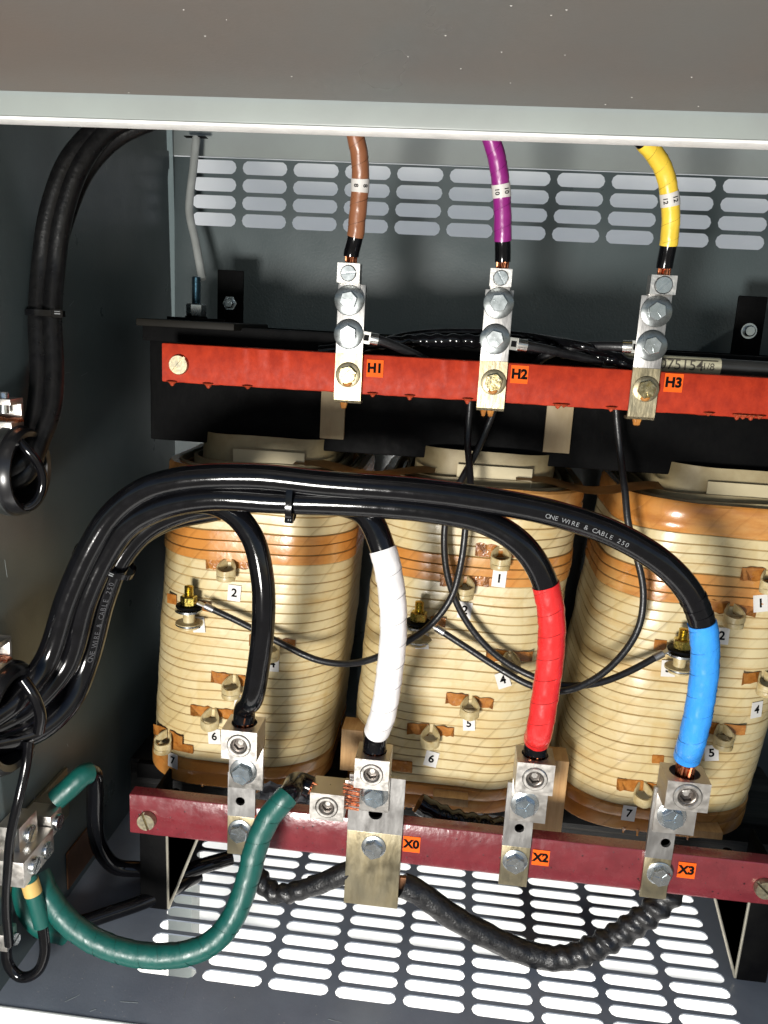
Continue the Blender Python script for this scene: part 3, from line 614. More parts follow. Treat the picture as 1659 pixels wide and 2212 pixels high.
# ------------------------------------------------------------------ upper straps
def hv_strap(tag, lug, strap, bolts, b3, ring_side):
    (lx0, ly0, lx1, ly1) = lug; YS = HB - .010
    t0 = P(strap[0], strap[1], YS); t1 = P(strap[2], strap[1], YS); e = P((strap[4] + strap[5]) / 2, strap[6], YS)
    cx = ((t0.x + t1.x) / 2 + e.x) / 2; w = (t1.x - t0.x); w2 = P(strap[5], strap[6], YS).x - P(strap[4], strap[6], YS).x; w = (w + w2) / 2
    r = thing('terminal_strap', tag, 'terminal strap', (cx, YS, e.z), 'tinned straps bolted to the red bar')
    # upper tinned part, lower varnished part with return lip
    zs = P(cx, 0, 1).z if False else P(strap[4], b3[1] - 48, YS).z
    bm = NB(); box(bm, (cx - w / 2, YS, zs), (cx + w / 2, YS + .006, t0.z), .0010); box(bm, (cx + w / 2 - .0035, YS + .0055, zs + .03), (cx + w / 2 - .0005, YS + .02, t0.z - .002), .0005); part('strap', bm, tin, r)
    bm = NB(); sec = [(0, zs - .0002), (0, e.z + .012), (.001, e.z + .005), (.004, e.z + .001), (.009, e.z), (.030, e.z), (.030, e.z + .004), (.008, e.z + .005), (.006, e.z + .009), (.006, zs - .0002)]
    L = [bm.verts.new((cx - w / 2 + .0002, YS + y, z)) for y, z in sec]; R = [bm.verts.new((cx + w / 2 - .0002, YS + y, z)) for y, z in sec]
    for k in range(len(sec)): j = (k + 1) % len(sec); bm.faces.new((L[k], L[j], R[j], R[k]))
    bm.faces.new(L[::-1]); bm.faces.new(R); part('strap_foot', bm, amberbar, r, smooth=False, label='varnished amber lower end of the strap')
    for k, (x, y) in enumerate(bolts):
        c = P(x, y, YS - .004); c.y = YS - (.0055 if k == 0 else .001); c.x = P(x, y, YS - .006).x
        hexbolt(r, c, .0136, zinc, .0230, mat('clear_zinc_washer', (.24, .26, .26), .30, 1, (.20, .21, .21), 80, .0, 200, .06), 3, random.uniform(0, 1), .0065)
    c = P(b3[0], b3[1], YS - .004); c.y = YS; hexbolt(r, c, .0142, mat('varnished_bolt', (.42, .38, .26), .25, 1, (.32, .25, .10), 90, .2, 200, .1), .0195, amberbar, 3, .3, .008)
    for k in range(3):
        bm = NB(); cc = Vector((cx + random.uniform(-.3, .35) * w * .5 - .004, YS + .008, e.z)); lathe(bm, cc, (0, 0, -1), [(.005, -.001), (.0045, .002), (.0035, .005), (.003, .008), (0, .010)], 8); part('varnish_drip', bm, ochre, r)
    bm = NB(); lathe(bm, c + Vector((0, -.004, -.014)), (0, -.6, -1), [(.006, -.004), (.0075, 0), (.005, .003), (0, .0045)], 10); part('varnish_drip', bm, ochre, r)
    # lug with slot screw and tang under the first washer
    YL = YS - .020; A = P(lx0, ly0, YL); B = P(lx1, ly1, YL); lc = (A.x + B.x) / 2; lw = B.x - A.x
    lug_o = block(r, lc, A.z, B.z, lw, YL, .026, .010, lw * .36, -.0005, 'lug_body', mat('bright_lug', (.54, .535, .515), .42, 1, (.50, .49, .47), 90, .15, 240, .08))
    bm = NB(); box(bm, (lc - lw * .45, YS - .0050, P(bolts[0][0], bolts[0][1] + 20, YS).z), (lc + lw * .48, YS - .0006, B.z + .004), .0006); part('lug_tang', bm, tin, lug_o)
    slotscrew(lug_o, Vector((lc, YL + .0005, (A.z + B.z) / 2 - .0005)), lw * .33, zinc, {'H1': .15, 'H2': -1.0, 'H3': .8}.get(ring_side, .3), .004)
    # crimp ring terminal
    return r, lc, A.z, YL + .0135
S = []
S.append(hv_strap('tinned strap with the lug of the brown taped cable, left of tag H1', (729, 567, 776, 612), (727, 612, 787, 0, 724, 782, 872), [(754, 649), (752, 722)], (751, 810), 'H1'))
S.append(hv_strap('tinned strap with the lug of the purple taped cable, left of tag H2', (1060, 579, 1104, 620), (1045, 624, 1108, 0, 1032, 1091, 889), [(1077, 655), (1069, 733)], (1066, 826), 'H2'))
S.append(hv_strap('tinned strap with the lug of the yellow taped cable, left of tag H3', (1408, 593, 1459, 637), (1385, 637, 1447, 0, 1355, 1414, 908), [(1418, 673), (1409, 747)], (1396, 841), 'H3'))
# ------------------------------------------------------------------ cables
def strands(parent, base, r, length, up, n=14):
    bm = NB(); up = Vector(up).normalized(); q = up.to_track_quat('Z', 'Y').to_matrix()
    for k in range(n):
        a = k * 2.4; rr_ = r * math.sqrt((k + .5) / n) * .9; o = q @ Vector((rr_ * math.cos(a), rr_ * math.sin(a), 0)); o2 = q @ Vector((rr_ * math.cos(a + .4), rr_ * math.sin(a + .4), 0))
        cyl(bm, base + o, base + o2 * 1.02 + up * length, r * .17, n=6)
    return part('copper_strands', bm, copper, parent)
def cable(name, label, cat, ctrl, r, secs, group=None, n=24, step=.004):
    """secs: (part name, material, u0, u1, kind, radius factor)"""
    pa = Path(ctrl, step); root = thing(name, label, cat, pa.p[-1], group)
    for (pn, m, u0, u1, kind, k) in secs:
        bm = NB(); PT = .034 if r > .015 else .027
        if kind == 'tape': pa.tube(bm, r * k, u0, u1, n, wrap_rf(PT, .05, random.random() * 9))
        elif kind == 'sleeve': pa.tube(bm, r * k, u0, u1, n, rough_rf(.10, 45, random.random() * 9))
        elif kind == 'wrink': pa.tube(bm, r * k, u0, u1, n, lambda s, t, q: 1 + .13 * math.sin(s * 260 + math.cos(t) * 1.5) * min(1, q * 3) + .12 * noise.noise(Vector((s * 55, math.cos(t), math.sin(t)))))
        else: pa.tube(bm, r * k, u0, u1, n, rough_rf(.012, 12, random.random() * 9))
        tp = part(pn, bm, m, root)
        if kind == 'tape':
            i0 = pa.idx(u0); i1 = pa.idx(u1); pitch = PT; s0 = pa.s[i0] + .004; pts = []; seed = random.random() * 9
            tot = (pa.s[i1] - s0) / pitch * 26
            for q in range(int(tot)):
                th = 2 * PI * q / 26; ss = s0 + pitch * q / 26 + .0035 * noise.noise(Vector((q * .03, seed, 0))); j = i0
                while j < i1 and pa.s[j + 1] < ss: j += 1
                B = pa.T[j].cross(pa.N[j]); d = pa.N[j] * math.cos(th) + B * math.sin(th); pts.append(pa.p[j] + pa.T[j] * (ss - pa.s[j]) + d * (r * k * 1.024))
            bm = NB(); prev = None
            for q, pt in enumerate(pts):
                T = (pts[min(q + 1, len(pts) - 1)] - pts[max(q - 1, 0)]).normalized(); n1 = T.orthogonal().normalized(); n1 = (Vector((.3, .2, 1)) - T * T.dot(Vector((.3, .2, 1)))).normalized(); n2 = T.cross(n1)
                ring = [bm.verts.new(pt + (n1 * math.cos(a) + n2 * math.sin(a)) * .00040) for a in (0, PI / 2, PI, 3 * PI / 2)]
                if prev:
                    for z_ in range(4): bm.faces.new((prev[z_], prev[(z_ + 1) % 4], ring[(z_ + 1) % 4], ring[z_]))
                prev = ring
            part('tape_seam', bm, seam(m), tp)
    return root, pa
G = 'phase cables with coloured tape'
def hv_cable(label, s, pts, tm, tname, txt, u_tape, u_mark, extra_black):
    r, lc, zt, yl = s
    end = Vector((lc + .002, yl + .001, zt - .012)); ctrl = [P(*p) for p in pts] + [Vector((lc + .001, yl, zt + .014)), end]
    n = len(ctrl) - 1
    secs = [('jacket', jacket, 0, n - .85, 'plain', 1), (tname, tm, u_tape[0], u_tape[1], 'tape', 1.06)]
    root, pa = cable('phase_cable', label, 'cable', ctrl, .0118, secs, G, 22, .003)
    strands(root, end, .0098, .030, (0, 0, 1))
    i0 = pa.idx(u_mark); c = pa.p[i0]; bm = NB(); u1 = pa.u[min(len(pa.u) - 1, i0 + 6)]
    pa.tube(bm, .0118 * 1.15, pa.u[max(0, i0 - 3)], pa.u[i0 + 3], 28); mk = part('wire_marker', bm, paper_w, root)
    bm = NB(); view = (CAMP - c); T = pa.T[i0]; 
    for (ang, rot) in ((-.55, 1), (.45, 1)):
        nr = (view - T * view.dot(T)).normalized(); nr = Matrix.Rotation(ang, 3, T) @ nr
        if nr.z < -2: continue
        y = T; x = y.cross(nr).normalized(); M = Matrix((-y, x, nr)).transposed().to_4x4() if True else None
        M = Matrix((y, nr.cross(y), nr)).transposed().to_4x4(); M.translation = c + nr * .0118 * 1.17
        text_into(bm, txt, .0095, M, .0003, .0002)
    part('numeral', bm, ink, mk, smooth=False)
    return root
hv_cable('brown taped cable with white marker 8 entering the left lug', S[0], [(740, 190, 1.24), (766, 285, 1.25), (777, 340, 1.26), (778, 400, 1.27), (773, 460, 1.275), (767, 515, 1.28)], brown_t, 'brown_tape', '8', (.3, 4.95), 3.0, 0)
hv_cable('purple taped cable with white marker 10 entering the middle lug', S[1], [(1020, 210, 1.24), (1060, 297, 1.25), (1075, 350, 1.26), (1083, 412, 1.27), (1086, 470, 1.275), (1086, 520, 1.28)], purple_t, 'purple_tape', '10', (.3, 5.0), 3.0, 0)
hv_cable('yellow taped cable with white marker 12 entering the right lug', S[2], [(1330, 255, 1.22), (1400, 315, 1.24), (1435, 370, 1.26), (1447, 430, 1.27), (1449, 480, 1.275), (1444, 530, 1.28)], yellow_t, 'yellow_tape', '12', (.85, 5.0), 3.0, 0)
# ------------------------------------------------------------------ lower straps
SL = LB - .008
def lv_lug(parent, bx0, by0, bx1, by1, depth=.052, rs=.34):
    YL = SL - .050; A = P(bx0, by0, YL); B = P(bx1, by1, YL); lc = (A.x + B.x) / 2; lw = B.x - A.x
    lug = block(parent, lc, A.z, B.z, lw, YL, depth, lw * .36, lw * rs, 0)
    socket(lug, (lc, YL + .001, (A.z + B.z) / 2), lw * rs * .97)
    return lug, lc, A.z, B.z, lw, YL
def lv_strap(label, x0, x1, yt, xb0, xb1, yb, b1, hole, b2, lug, wide=False):
    A0 = P(x0, yt, SL); A1 = P(x1, yt, SL); B0 = P(xb0, yb, SL); B1 = P(xb1, yb, SL); cx = (A0.x + A1.x + B0.x + B1.x) / 4; w = ((A1.x - A0.x) + (B1.x - B0.x)) / 2
    zb = B0.z; zt = A0.z; r = thing('terminal_strap', label, 'terminal strap', (cx, SL, zb), 'straps bolted to the maroon bar')
    zm = P(*b2, SL).z + .030; h = P(*hole, SL)
    bm = NB(); hh = .03; hr = .0075 if not wide else .011; z_h = h.z
    box(bm, (cx - w / 2, SL, z_h + hh / 2), (cx + w / 2, SL + .006, zt), 0)
    holed_face(bm, (cx, SL, z_h), (1, 0, 0), (0, 0, 1), w, hh, hr, (h.x - cx), 0, deep=.006, nrm=(0, 1, 0))
    box(bm, (cx - w / 2, SL + .0003, z_h - hh / 2), (cx + w / 2, SL + .006, z_h + hh / 2)); 
    for f in list(bm.faces):
        if abs(f.calc_center_median().y - (SL + .0003)) < 1e-5 and abs(f.normal.y) > .9: bm.faces.remove(f)
    box(bm, (cx - w / 2, SL, min(zm, z_h - hh / 2 - .001)), (cx + w / 2, SL + .006, z_h - hh / 2), 0); part('strap', bm, tin, r)
    zz = min(zm, z_h - hh / 2 - .001)
    bm = NB(); box(bm, (cx - w / 2, SL, zb), (cx + w / 2, SL + .006, zz), .001)
    if wide: box(bm, (cx + w / 2 - .004, SL + .0062, zb), (cx + w / 2, SL + .022, zb + .12), .0005)
    part('strap_foot', bm, amberbar, r, label='varnished amber lower end of the strap')
    bm = NB(); lathe(bm, Vector((h.x, SL + .0055, z_h)), (0, -1, 0), [(hr, 0), (0, .0001)], 24); part('hole_shadow', bm, blackp, r) if False else bm.free()
    L = lv_lug(r, *lug)
    # tang of the lug and its bolt
    t1 = P(*b1, SL - .005); bm = NB(); tw = L[4] * (1.0 if not wide else .98); box(bm, (L[1] - tw / 2, SL - .0075, t1.z - .024), (L[1] + tw / 2, SL - .0004, L[3] + .002), .0006); part('lug_tang', bm, alu, L[0])
    c = P(*b1, SL - .016); c.y = SL - .0075; hexbolt(r, c, .0160, mat('blue_zinc_bolt', (.52, .60, .66), .24, 1, (.45, .53, .59), 60, 0, 240, .04), .0215, zinc, 3, random.uniform(0, 1), .0125)
    c = P(*b2, SL - .008); c.y = SL; hexbolt(r, c, .0150, zinc, .0195, zinc, 3, random.uniform(0, 1), .0115)
    return r, L
X = {}
X[1] = lv_strap('tinned strap whose lug holds the plain black cable, leftmost on the maroon bar', 496, 556, 1668, 487, 545, 1843, (523, 1672), (519, 1731), (516, 1800), (478, 1576, 554, 1646))
X[0] = lv_strap('wide varnished plate whose lug holds the white taped cable, left of tag X0', 756, 878, 1672, 742, 858, 1950, (808, 1722), (811, 1757), (806, 1835), (767, 1638, 838, 1709), True)
X[2] = lv_strap('tinned strap whose lug holds the red taped cable, left of tag X2', 1098, 1162, 1690, 1076, 1137, 1910, (1134, 1743), (1122, 1789), (1113, 1866), (1118, 1646, 1193, 1720))
X[3] = lv_strap('tinned strap whose lug holds the blue taped cable, left of tag X3', 1407, 1466, 1700, 1388, 1447, 1938, (1453, 1768), (1438, 1821), (1427, 1893), (1443, 1686, 1528, 1757))
# side lug of the wide plate with the green cable
rt = X[0][0]; YL = SL - .040; A = P(670, 1712, YL); B = P(741, 1776, YL)
gl = block(rt, (A.x + B.x) / 2, A.z, B.z, B.x - A.x, YL, .050, .001, (B.x - A.x) * .34, 0); socket(gl, ((A.x + B.x) / 2, YL + .001, (A.z + B.z) / 2), (B.x - A.x) * .32)
bm = NB(); a = P(735, 1640, SL); box(bm, (B.x - .004, SL - .004, B.z + .005), (B.x + .05, SL + .004, A.z + .005), .0006); part('lug_tang', bm, alu, gl)
gx, gz = A.x, (A.z + B.z) / 2 + .012
bm = NB()
for k in range(9): cyl(bm, (B.x - .004, YL + .012 + .003 * (k % 3), gz - .016 + .0045 * k), (B.x + .022, YL + .012 + .003 * (k % 2), gz - .018 + .0045 * k), .0019, n=6)
part('copper_strands', bm, copper, gl)
R0 = .0178
def into(L, extra=.03):
    lug, lc, zt, zb, lw, yl = L
    return [Vector((lc, yl + .029, zt + .022)), Vector((lc, yl + .028, zt - .012))]
def lv_cable(label, L, pts, secs_fn, r=R0, strand=.016):
    ctrl = [P(*p) for p in pts] + into(L); n = len(ctrl) - 1
    root, pa = cable('phase_cable', label, 'cable', ctrl, r, secs_fn(n), G, 28, .004)
    strands(root, ctrl[-1] + Vector((0, 0, -.002)), r * .80, .022 + strand, (0, 0, 1), 20); return root, pa
# the four big cables leaving the lower left bushing
yb_ = 1.06
b_in = [(-25, 1600, 1.02), (20, 1568, 1.03)]
lv_cable('plain black cable curving down to the leftmost lug of the maroon bar', X[1][1], [(-20, 1590, .97), (60, 1560, 1.02), (120, 1470, 1.075), (170, 1320, 1.11), (212, 1220, 1.115), (275, 1140, 1.115), (350, 1102, 1.11), (440, 1084, 1.10), (500, 1105, 1.095), (545, 1160, 1.09), (567, 1250, 1.085), (569, 1340, 1.085), (560, 1430, 1.09), (545, 1510, 1.10)],
         lambda n: [('jacket', jacket, 0, n - .42, 'plain', .93)])
rootw, paw = lv_cable('white taped cable dropping to the lug on the wide plate', X[0][1], [(-20, 1605, .97), (80, 1578, 1.02), (150, 1515, 1.06), (188, 1425, 1.085), (224, 1290, 1.085), (260, 1205, 1.09), (318, 1140, 1.105), (395, 1104, 1.12), (490, 1088, 1.125), (600, 1078, 1.125), (720, 1085, 1.115), (790, 1110, 1.10), (825, 1180, 1.09), (845, 1270, 1.085), (850, 1360, 1.085), (842, 1450, 1.09), (828, 1540, 1.10)],
         lambda n: [('jacket', jacket, 0, n - .40, 'plain', 1), ('white_tape', white_t, 12.05, n - 1.25, 'tape', 1.05)])
lv_cable('red taped cable arching over to the third lug of the maroon bar', X[2][1], [(-20, 1570, .975), (50, 1535, 1.01), (140, 1440, 1.05), (187, 1290, 1.055), (226, 1205, 1.06), (275, 1137, 1.06), (345, 1097, 1.06), (450, 1075, 1.06), (600, 1082, 1.065), (800, 1090, 1.07), (950, 1105, 1.075), (1050, 1128, 1.08), (1125, 1175, 1.08), (1170, 1240, 1.085), (1190, 1320, 1.09), (1190, 1410, 1.095), (1178, 1500, 1.10), (1165, 1580, 1.105)],
         lambda n: [('jacket', jacket, 0, n - .40, 'plain', 1), ('red_tape', red_t, 13.3, n - 1.0, 'tape', 1.04)])
root3, pa3 = lv_cable('blue taped cable arching furthest over to the right hand lug', X[3][1], [(-20, 1550, .96), (30, 1515, .985), (100, 1430, 1.03), (148, 1290, 1.04), (190, 1195, 1.045), (240, 1115, 1.05), (310, 1060, 1.05), (400, 1035, 1.05), (550, 1030, 1.055), (700, 1045, 1.06), (900, 1060, 1.065), (1050, 1080, 1.07), (1200, 1110, 1.075), (1330, 1155, 1.075), (1430, 1215, 1.075), (1490, 1280, 1.08), (1518, 1350, 1.085), (1523, 1430, 1.09), (1512, 1520, 1.095), (1496, 1595, 1.10)],
         lambda n: [('jacket', jacket, 0, n - .95, 'plain', 1), ('blue_tape', blue_t, 15.93, n - 1.05, 'tape', 1.04)])
def kinks(pa, root, us, r):
    for u in us:
        j = pa.idx(u); bm = NB(); pa.tube(bm, r * 1.03, pa.u[j], pa.u[min(j + 1, len(pa.u) - 1)], 24, lambda s, t, q: 1 + .03 * math.sin(t * 2 + u * 9)); part('jacket_crease', bm, jacket, root)
kinks(pa3, root3, (15.15, 15.4, 15.7), R0)
# printing on the blue-taped cable
def print_on(pa, root, txt, u0, size, r, ang, rev=1, m=None):
    bm = NB(); i = pa.idx(u0); s0 = pa.s[i]
    for k, ch in enumerate(txt):
        if ch == ' ': continue
        s = s0 + k * size * .66
        j = min(range(len(pa.s)), key=lambda q: abs(pa.s[q] - s)); T = pa.T[j] * rev; c = pa.p[j] + pa.T[j] * (s - pa.s[j]); v = CAMP - c; nr = (v - T * v.dot(T)).normalized(); nr = Matrix.Rotation(ang, 3, T) @ nr
        M = Matrix((T, nr.cross(T), nr)).transposed().to_4x4(); M.translation = c + nr * (r * 1.012)
        text_into(bm, ch, size, M, .0002, .0)
    part('cable_print', bm, m or ghost, root, smooth=False)
print_on(pa3, root3, 'ONE WIRE & CABLE 250', 11.85, .0088, R0, .32)
print_on(paw, rootw, 'ONE WIRE & CABLE 250', 3.1, .0100, R0, .25, m=mat('grey_cable_print', (.045, .045, .05), .5))
# extra conductor of the bundle behind
cable('bundle_cable', 'black cable at the back of the big bundle, lowest on the left', 'cable', [(-10, 1615, .98), (60, 1590, 1.03), (135, 1510, 1.09), (178, 1410, 1.135), (212, 1290, 1.135), (262, 1195, 1.14), (345, 1130, 1.15), (470, 1100, 1.15)], R0 * .95, [('jacket', jacket, 0, 7, 'plain', 1)])
# ------------------------------------------------------------------ upper left bundle
CU = onX(48, 1017, XL + .037)
for i, (dx, dY, lab) in enumerate(((-16, 0, 'left hand black cable of the upper left bundle'), (15, .004, 'right hand black cable of the upper left bundle'))):
    cable('supply_cable', lab, 'cable', [(300 + dx * 3.0, 238 + 8 * i, 1.20 + dY), (235 + dx, 268, 1.19 + dY), (165 + dx, 345, 1.17 + dY), (122 + dx, 460, 1.16 + dY), (105 + dx, 580, 1.155 + dY), (98 + dx, 690, 1.135 + dY), (102 + dx, 800, 1.115 + dY), (96 + dx, 885, 1.09 + dY), (76 + dx * .7, 950, 1.065 + dY), CU + Vector((.0, 0, .012 - .02 * i)), CU + Vector((-.08, -.02, -.03))], .0138, [('jacket', rubber_d, 0, 10, 'plain', 1)], 'upper left supply cables')
cable('supply_cable', 'black cable bending away to the right at the top of the upper left bundle', 'cable', [(420, 238, 1.25), (330, 262, 1.23), (250, 300, 1.215), (185, 370, 1.20), (143, 470, 1.19), (116, 580, 1.18), (103, 700, 1.155), (102, 820, 1.135), (93, 895, 1.105), (70, 962, 1.08), CU + Vector((-.08, 0, -.01))], .0125, [('jacket', rubber_d, 0, 10, 'plain', 1)], 'upper left supply cables')
# ------------------------------------------------------------------ cable ties
def tie(label, c, T, w, h, headpos, roll=0):
    """flat strap loop around cables; T = axis of the bundle"""
    root = thing('cable_tie', label, 'cable tie', c, 'black nylon cable ties'); T = Vector(T).normalized()
    view = (CAMP - c); nr = (view - T * view.dot(T)).normalized(); sd = T.cross(nr); bm = NB(); n = 40; rings = []
    for k in range(n):
        a = 2 * PI * k / n; ca, sa = math.cos(a), math.sin(a); ex = 2 / 2.9
        p = sd * (w * math.copysign(abs(ca) ** ex, ca)) + nr * (h * math.copysign(abs(sa) ** ex, sa)); o = p.normalized()
        rings.append([bm.verts.new(c + p + o * b + T * a_) for a_, b in ((-.0042, 0), (.0042, 0), (.0042, .0016), (-.0042, .0016))])
    for i in range(n):
        A = rings[i]; B = rings[(i + 1) % n]
        for k in range(4): bm.faces.new((A[k], A[(k + 1) % 4], B[(k + 1) % 4], B[k]))
    part('strap', bm, jacket, root)
    M = Matrix((sd, T, nr)).transposed().to_4x4(); M.translation = c + sd * w * headpos + nr * (h * (1 if abs(headpos) < .8 else .35))
    bm = NB(); mbox(bm, M, .014, .011, .010, .001); hd = part('tie_head', bm, jacket, root)
    bm = NB(); mbox(bm, M @ Matrix.Translation((.0, 0, .0052)), .0075, .0016, .0006); mbox(bm, M @ Matrix.Translation((.0, .003, .0052)), .0075, .0010, .0006); part('ratchet', bm, ghost, hd)
c1 = (P(632, 1068, 1.065)); tie('black tie round the big bundle above the left coil', c1, P(700, 1075, 1.065) - P(600, 1066, 1.065), .0345, .022, .92)
tie('black tie round the big bundle low on the left, above the bushing', P(226, 1212, 1.085), P(262, 1140, 1.085) - P(190, 1290, 1.085), .0435, .030, .35)
tie('black tie round the upper left bundle', P(98, 676, 1.14), Vector((0, 0, 1)), .0255, .022, .6)
# ------------------------------------------------------------------ thin delta wires
WR = .0056
def wire(label, ctrl, sections=None, r=WR, name='jumper_wire', group='thin black jumper wires', term=None, termmat=tin):
    pa = Path(ctrl, .004); root = thing(name, label, 'wire', pa.p[0], group); bm = NB(); pa.tube(bm, r, n=14, rf=rough_rf(.03, 25, random.random() * 9)); part('insulation', bm, rubber, root)
    if term:
        for (i, ln) in term:
            c = pa.p[i]; T = (pa.T[i] if i == 0 else -pa.T[i]) * -1; bm = NB(); cyl(bm, c - T * .010, c + T * .006, r * 1.15, n=14); mbox(bm, facing(c + T * (.006 + ln / 2), (0, -1, 0)) if False else Matrix.Translation(c + T * (.006 + ln / 2)) @ T.to_track_quat('X', 'Z').to_matrix().to_4x4(), ln, .011, .003, .0005); part('crimp_terminal', bm, termmat, root)
    return root, pa
CY = CF - .018
wire('thin black wire from behind the middle strap to the threaded stud of the left coil', [(1016, 850, 1.335), (1015, 880, 1.335), (1010, 950, 1.33), (1015, 1020, 1.30), (1017, 1060, 1.28), (1008, 1120, 1.27), (997, 1210, 1.265), (975, 1290, 1.265), (930, 1350, 1.26), (870, 1392, 1.24), (800, 1425, 1.25), (740, 1434, 1.27), (680, 1424, 1.28), (600, 1386, 1.285), (520, 1345, 1.29), (450, 1312, 1.293)], term=[(-1, .014)])
wire('thin black wire crossing left over the middle coil to the stud of the right coil', [(1072, 870, 1.335), (1060, 905, 1.335), (1030, 975, 1.33), (995, 1040, 1.30), (970, 1095, 1.285), (960, 1150, 1.28), (966, 1240, 1.28), (1000, 1330, 1.285), (1060, 1405, 1.285), (1130, 1452, 1.28), (1215, 1480, 1.26), (1290, 1476, 1.265), (1360, 1450, 1.28), (1425, 1415, 1.292)], term=[(-1, .014)])
wire('thin black wire hanging from behind the right strap to the stud of the middle coil', [(1330, 860, 1.335), (1332, 900, 1.335), (1340, 980, 1.33), (1350, 1060, 1.30), (1357, 1130, 1.285), (1375, 1200, 1.28), (1390, 1280, 1.275), (1378, 1360, 1.27), (1330, 1430, 1.26), (1270, 1475, 1.25), (1215, 1493, 1.245), (1150, 1482, 1.265), (1080, 1445, 1.28), (1010, 1400, 1.287), (948, 1360, 1.292)], term=[(-1, .014)])
def ringwire(label, x, y, pts, dirx):
    YS = HB - .010; c = P(x, y, YS - .001); root = thing('lead_wire', label, 'wire', c, 'leads crimped to the upper straps')
    pa = Path(pts, .004); bm = NB(); pa.tube(bm, .0072, n=14, rf=rough_rf(.04, 30)); part('insulation', bm, rubber, root)
    a = pa.p[0]; T = pa.T[0]; bm = NB(); pa.tube(bm, .0096, 0, pa.u[min(3, len(pa.u) - 1)], 12); M = Matrix.Translation(a - T * .012) @ T.to_track_quat('X', 'Z').to_matrix().to_4x4(); mbox(bm, M, .032, .0050, .0185, .0012); part('crimp_terminal', bm, mat('bright_tin_crimp', (.72, .70, .66), .25, 1), root)
    bm = NB(); q = a - T * .006
    mbox(bm, Matrix.Translation(q + Vector((0, -.0030, 0))) @ T.to_track_quat('X', 'Z').to_matrix().to_4x4(), .008, .0010, .009); part('crimp_mark', bm, blackp, root)
ringwire('black lead with a tin crimp going right from the strap by tag H1', 790, 728, [(800, 731, 1.300), (822, 735, 1.302), (855, 748, 1.315), (900, 768, 1.335), (960, 800, 1.36)], 1)
ringwire('black lead with a tin crimp going right from the strap by tag H2', 1108, 742, [(1118, 744, 1.300), (1145, 748, 1.302), (1190, 757, 1.315), (1240, 768, 1.335), (1330, 790, 1.36)], 1)
ringwire('black lead with a tin crimp going left from the strap by tag H3', 1380, 750, [(1364, 749, 1.300), (1338, 748, 1.302), (1290, 747, 1.315), (1230, 752, 1.335), (1180, 768, 1.35), (1140, 800, 1.37)], -1)
# dark harness lying on the top yoke
cable('sleeved_lead', 'glossy black twisted sleeve lying behind the red bar between H1 and H2', 'cable', [(690, 760, 1.360), (760, 752, 1.360), (850, 740, 1.370), (930, 736, 1.370), (1040, 738, 1.370), (1160, 752, 1.370), (1260, 765, 1.360), (1340, 780, 1.340), (1380, 800, 1.320)], .011, [('sleeve', jacket, 0, 8, 'wrink', 1)])
cable('sleeved_lead', 'thin smooth black lead arching above the twisted sleeve behind H2', 'cable', [(820, 738, 1.390), (900, 722, 1.390), (1020, 718, 1.390), (1150, 728, 1.390), (1260, 748, 1.3100), (1350, 775, 1.360)], .0065, [('sleeve', jacket, 0, 5, 'plain', 1)])
tbx = thing('duct_tube', 'dark round tube behind the red bar carrying a cream serial sticker', 'tube', P(1500, 790, 1.355)); a = P(1300, 778, 1.355); b = P(1760, 806, 1.355)
bm = NB(); cyl(bm, a, b, .0135, n=28); part('tube', bm, mat('dark_grey_tube', (.035, .035, .034), .35, .0), tbx)
bm = NB(); a2_ = P(1345, 781, 1.355); b2_ = P(1553, 793, 1.355); cyl(bm, a2_, b2_, .0139, n=28, caps=False); stk = part('serial_sticker', bm, mat('cream_sticker', (.50, .47, .33), .5, 0), tbx)
bm = NB(); c = P(1472, 789, 1.3405); c2 = P(1530, 793, 1.3405); text_into(bm, '075154', .0225, facing(c, (0, -1, .12)), 0, .0001); text_into(bm, '1/8', .0150, facing(c2, (0, -1, .12)), 0, 0); M = facing(P(1480, 777, 1.3425), (0, -1, .5)); mbox(bm, M, .10, .0012, .0004); part('printing', bm, mat('faded_print', (.06, .05, .035), .6), stk, smooth=False)
# ------------------------------------------------------------------ bottom sleeved leads
cable('sleeved_lead', 'long rough black sleeved lead looping under the maroon bar right of the wide plate', 'cable', [(868, 1912, 1.168), (900, 1925, 1.17), (970, 1975, 1.17), (1060, 2025, 1.17), (1150, 2062, 1.17), (1215, 2070, 1.17), (1300, 2040, 1.175), (1380, 1990, 1.18), (1430, 1950, 1.185), (1462, 1905, 1.20), (1470, 1850, 1.22)], .0205, [('sleeve', sleeve, 0, 4.2, 'sleeve', .95), ('wrinkled_sleeve', sleeve, 4.1, 10, 'wrink', .95)], 'rough sleeved leads under the maroon bar')
cable('sleeved_lead', 'rough black sleeved lead sagging left of the wide plate', 'cable', [(758, 1880, 1.168), (735, 1890, 1.168), (700, 1905, 1.17), (640, 1925, 1.175), (595, 1930, 1.18), (565, 1905, 1.19), (545, 1865, 1.20), (530, 1820, 1.22)], .0165, [('sleeve', sleeve, 0, 2.5, 'sleeve', 1), ('wrinkled_sleeve', sleeve, 2.4, 7, 'wrink', .95)], 'rough sleeved leads under the maroon bar')
cable('sleeved_lead', 'glossy black ribbed sleeve behind the maroon bar under the middle coil', 'cable', [(905, 1735, 1.27), (950, 1760, 1.27), (1000, 1775, 1.27), (1050, 1785, 1.27), (1095, 1790, 1.27)], .0175, [('sleeve', jacket, 0, 4, 'wrink', 1)])
bm = NB(); o = thing('lead_end', 'copper bar end sticking out right of the wide plate foot', 'copper end', P(868, 1910, 1.17)); a = P(850, 1905, 1.168); box(bm, a + Vector((-.012, -.004, -.010)), a + Vector((.022, .004, .012)), .001); part('bar_end', bm, mat('dull_copper_and_reflection', (.40, .20, .11), .35, 1), o)
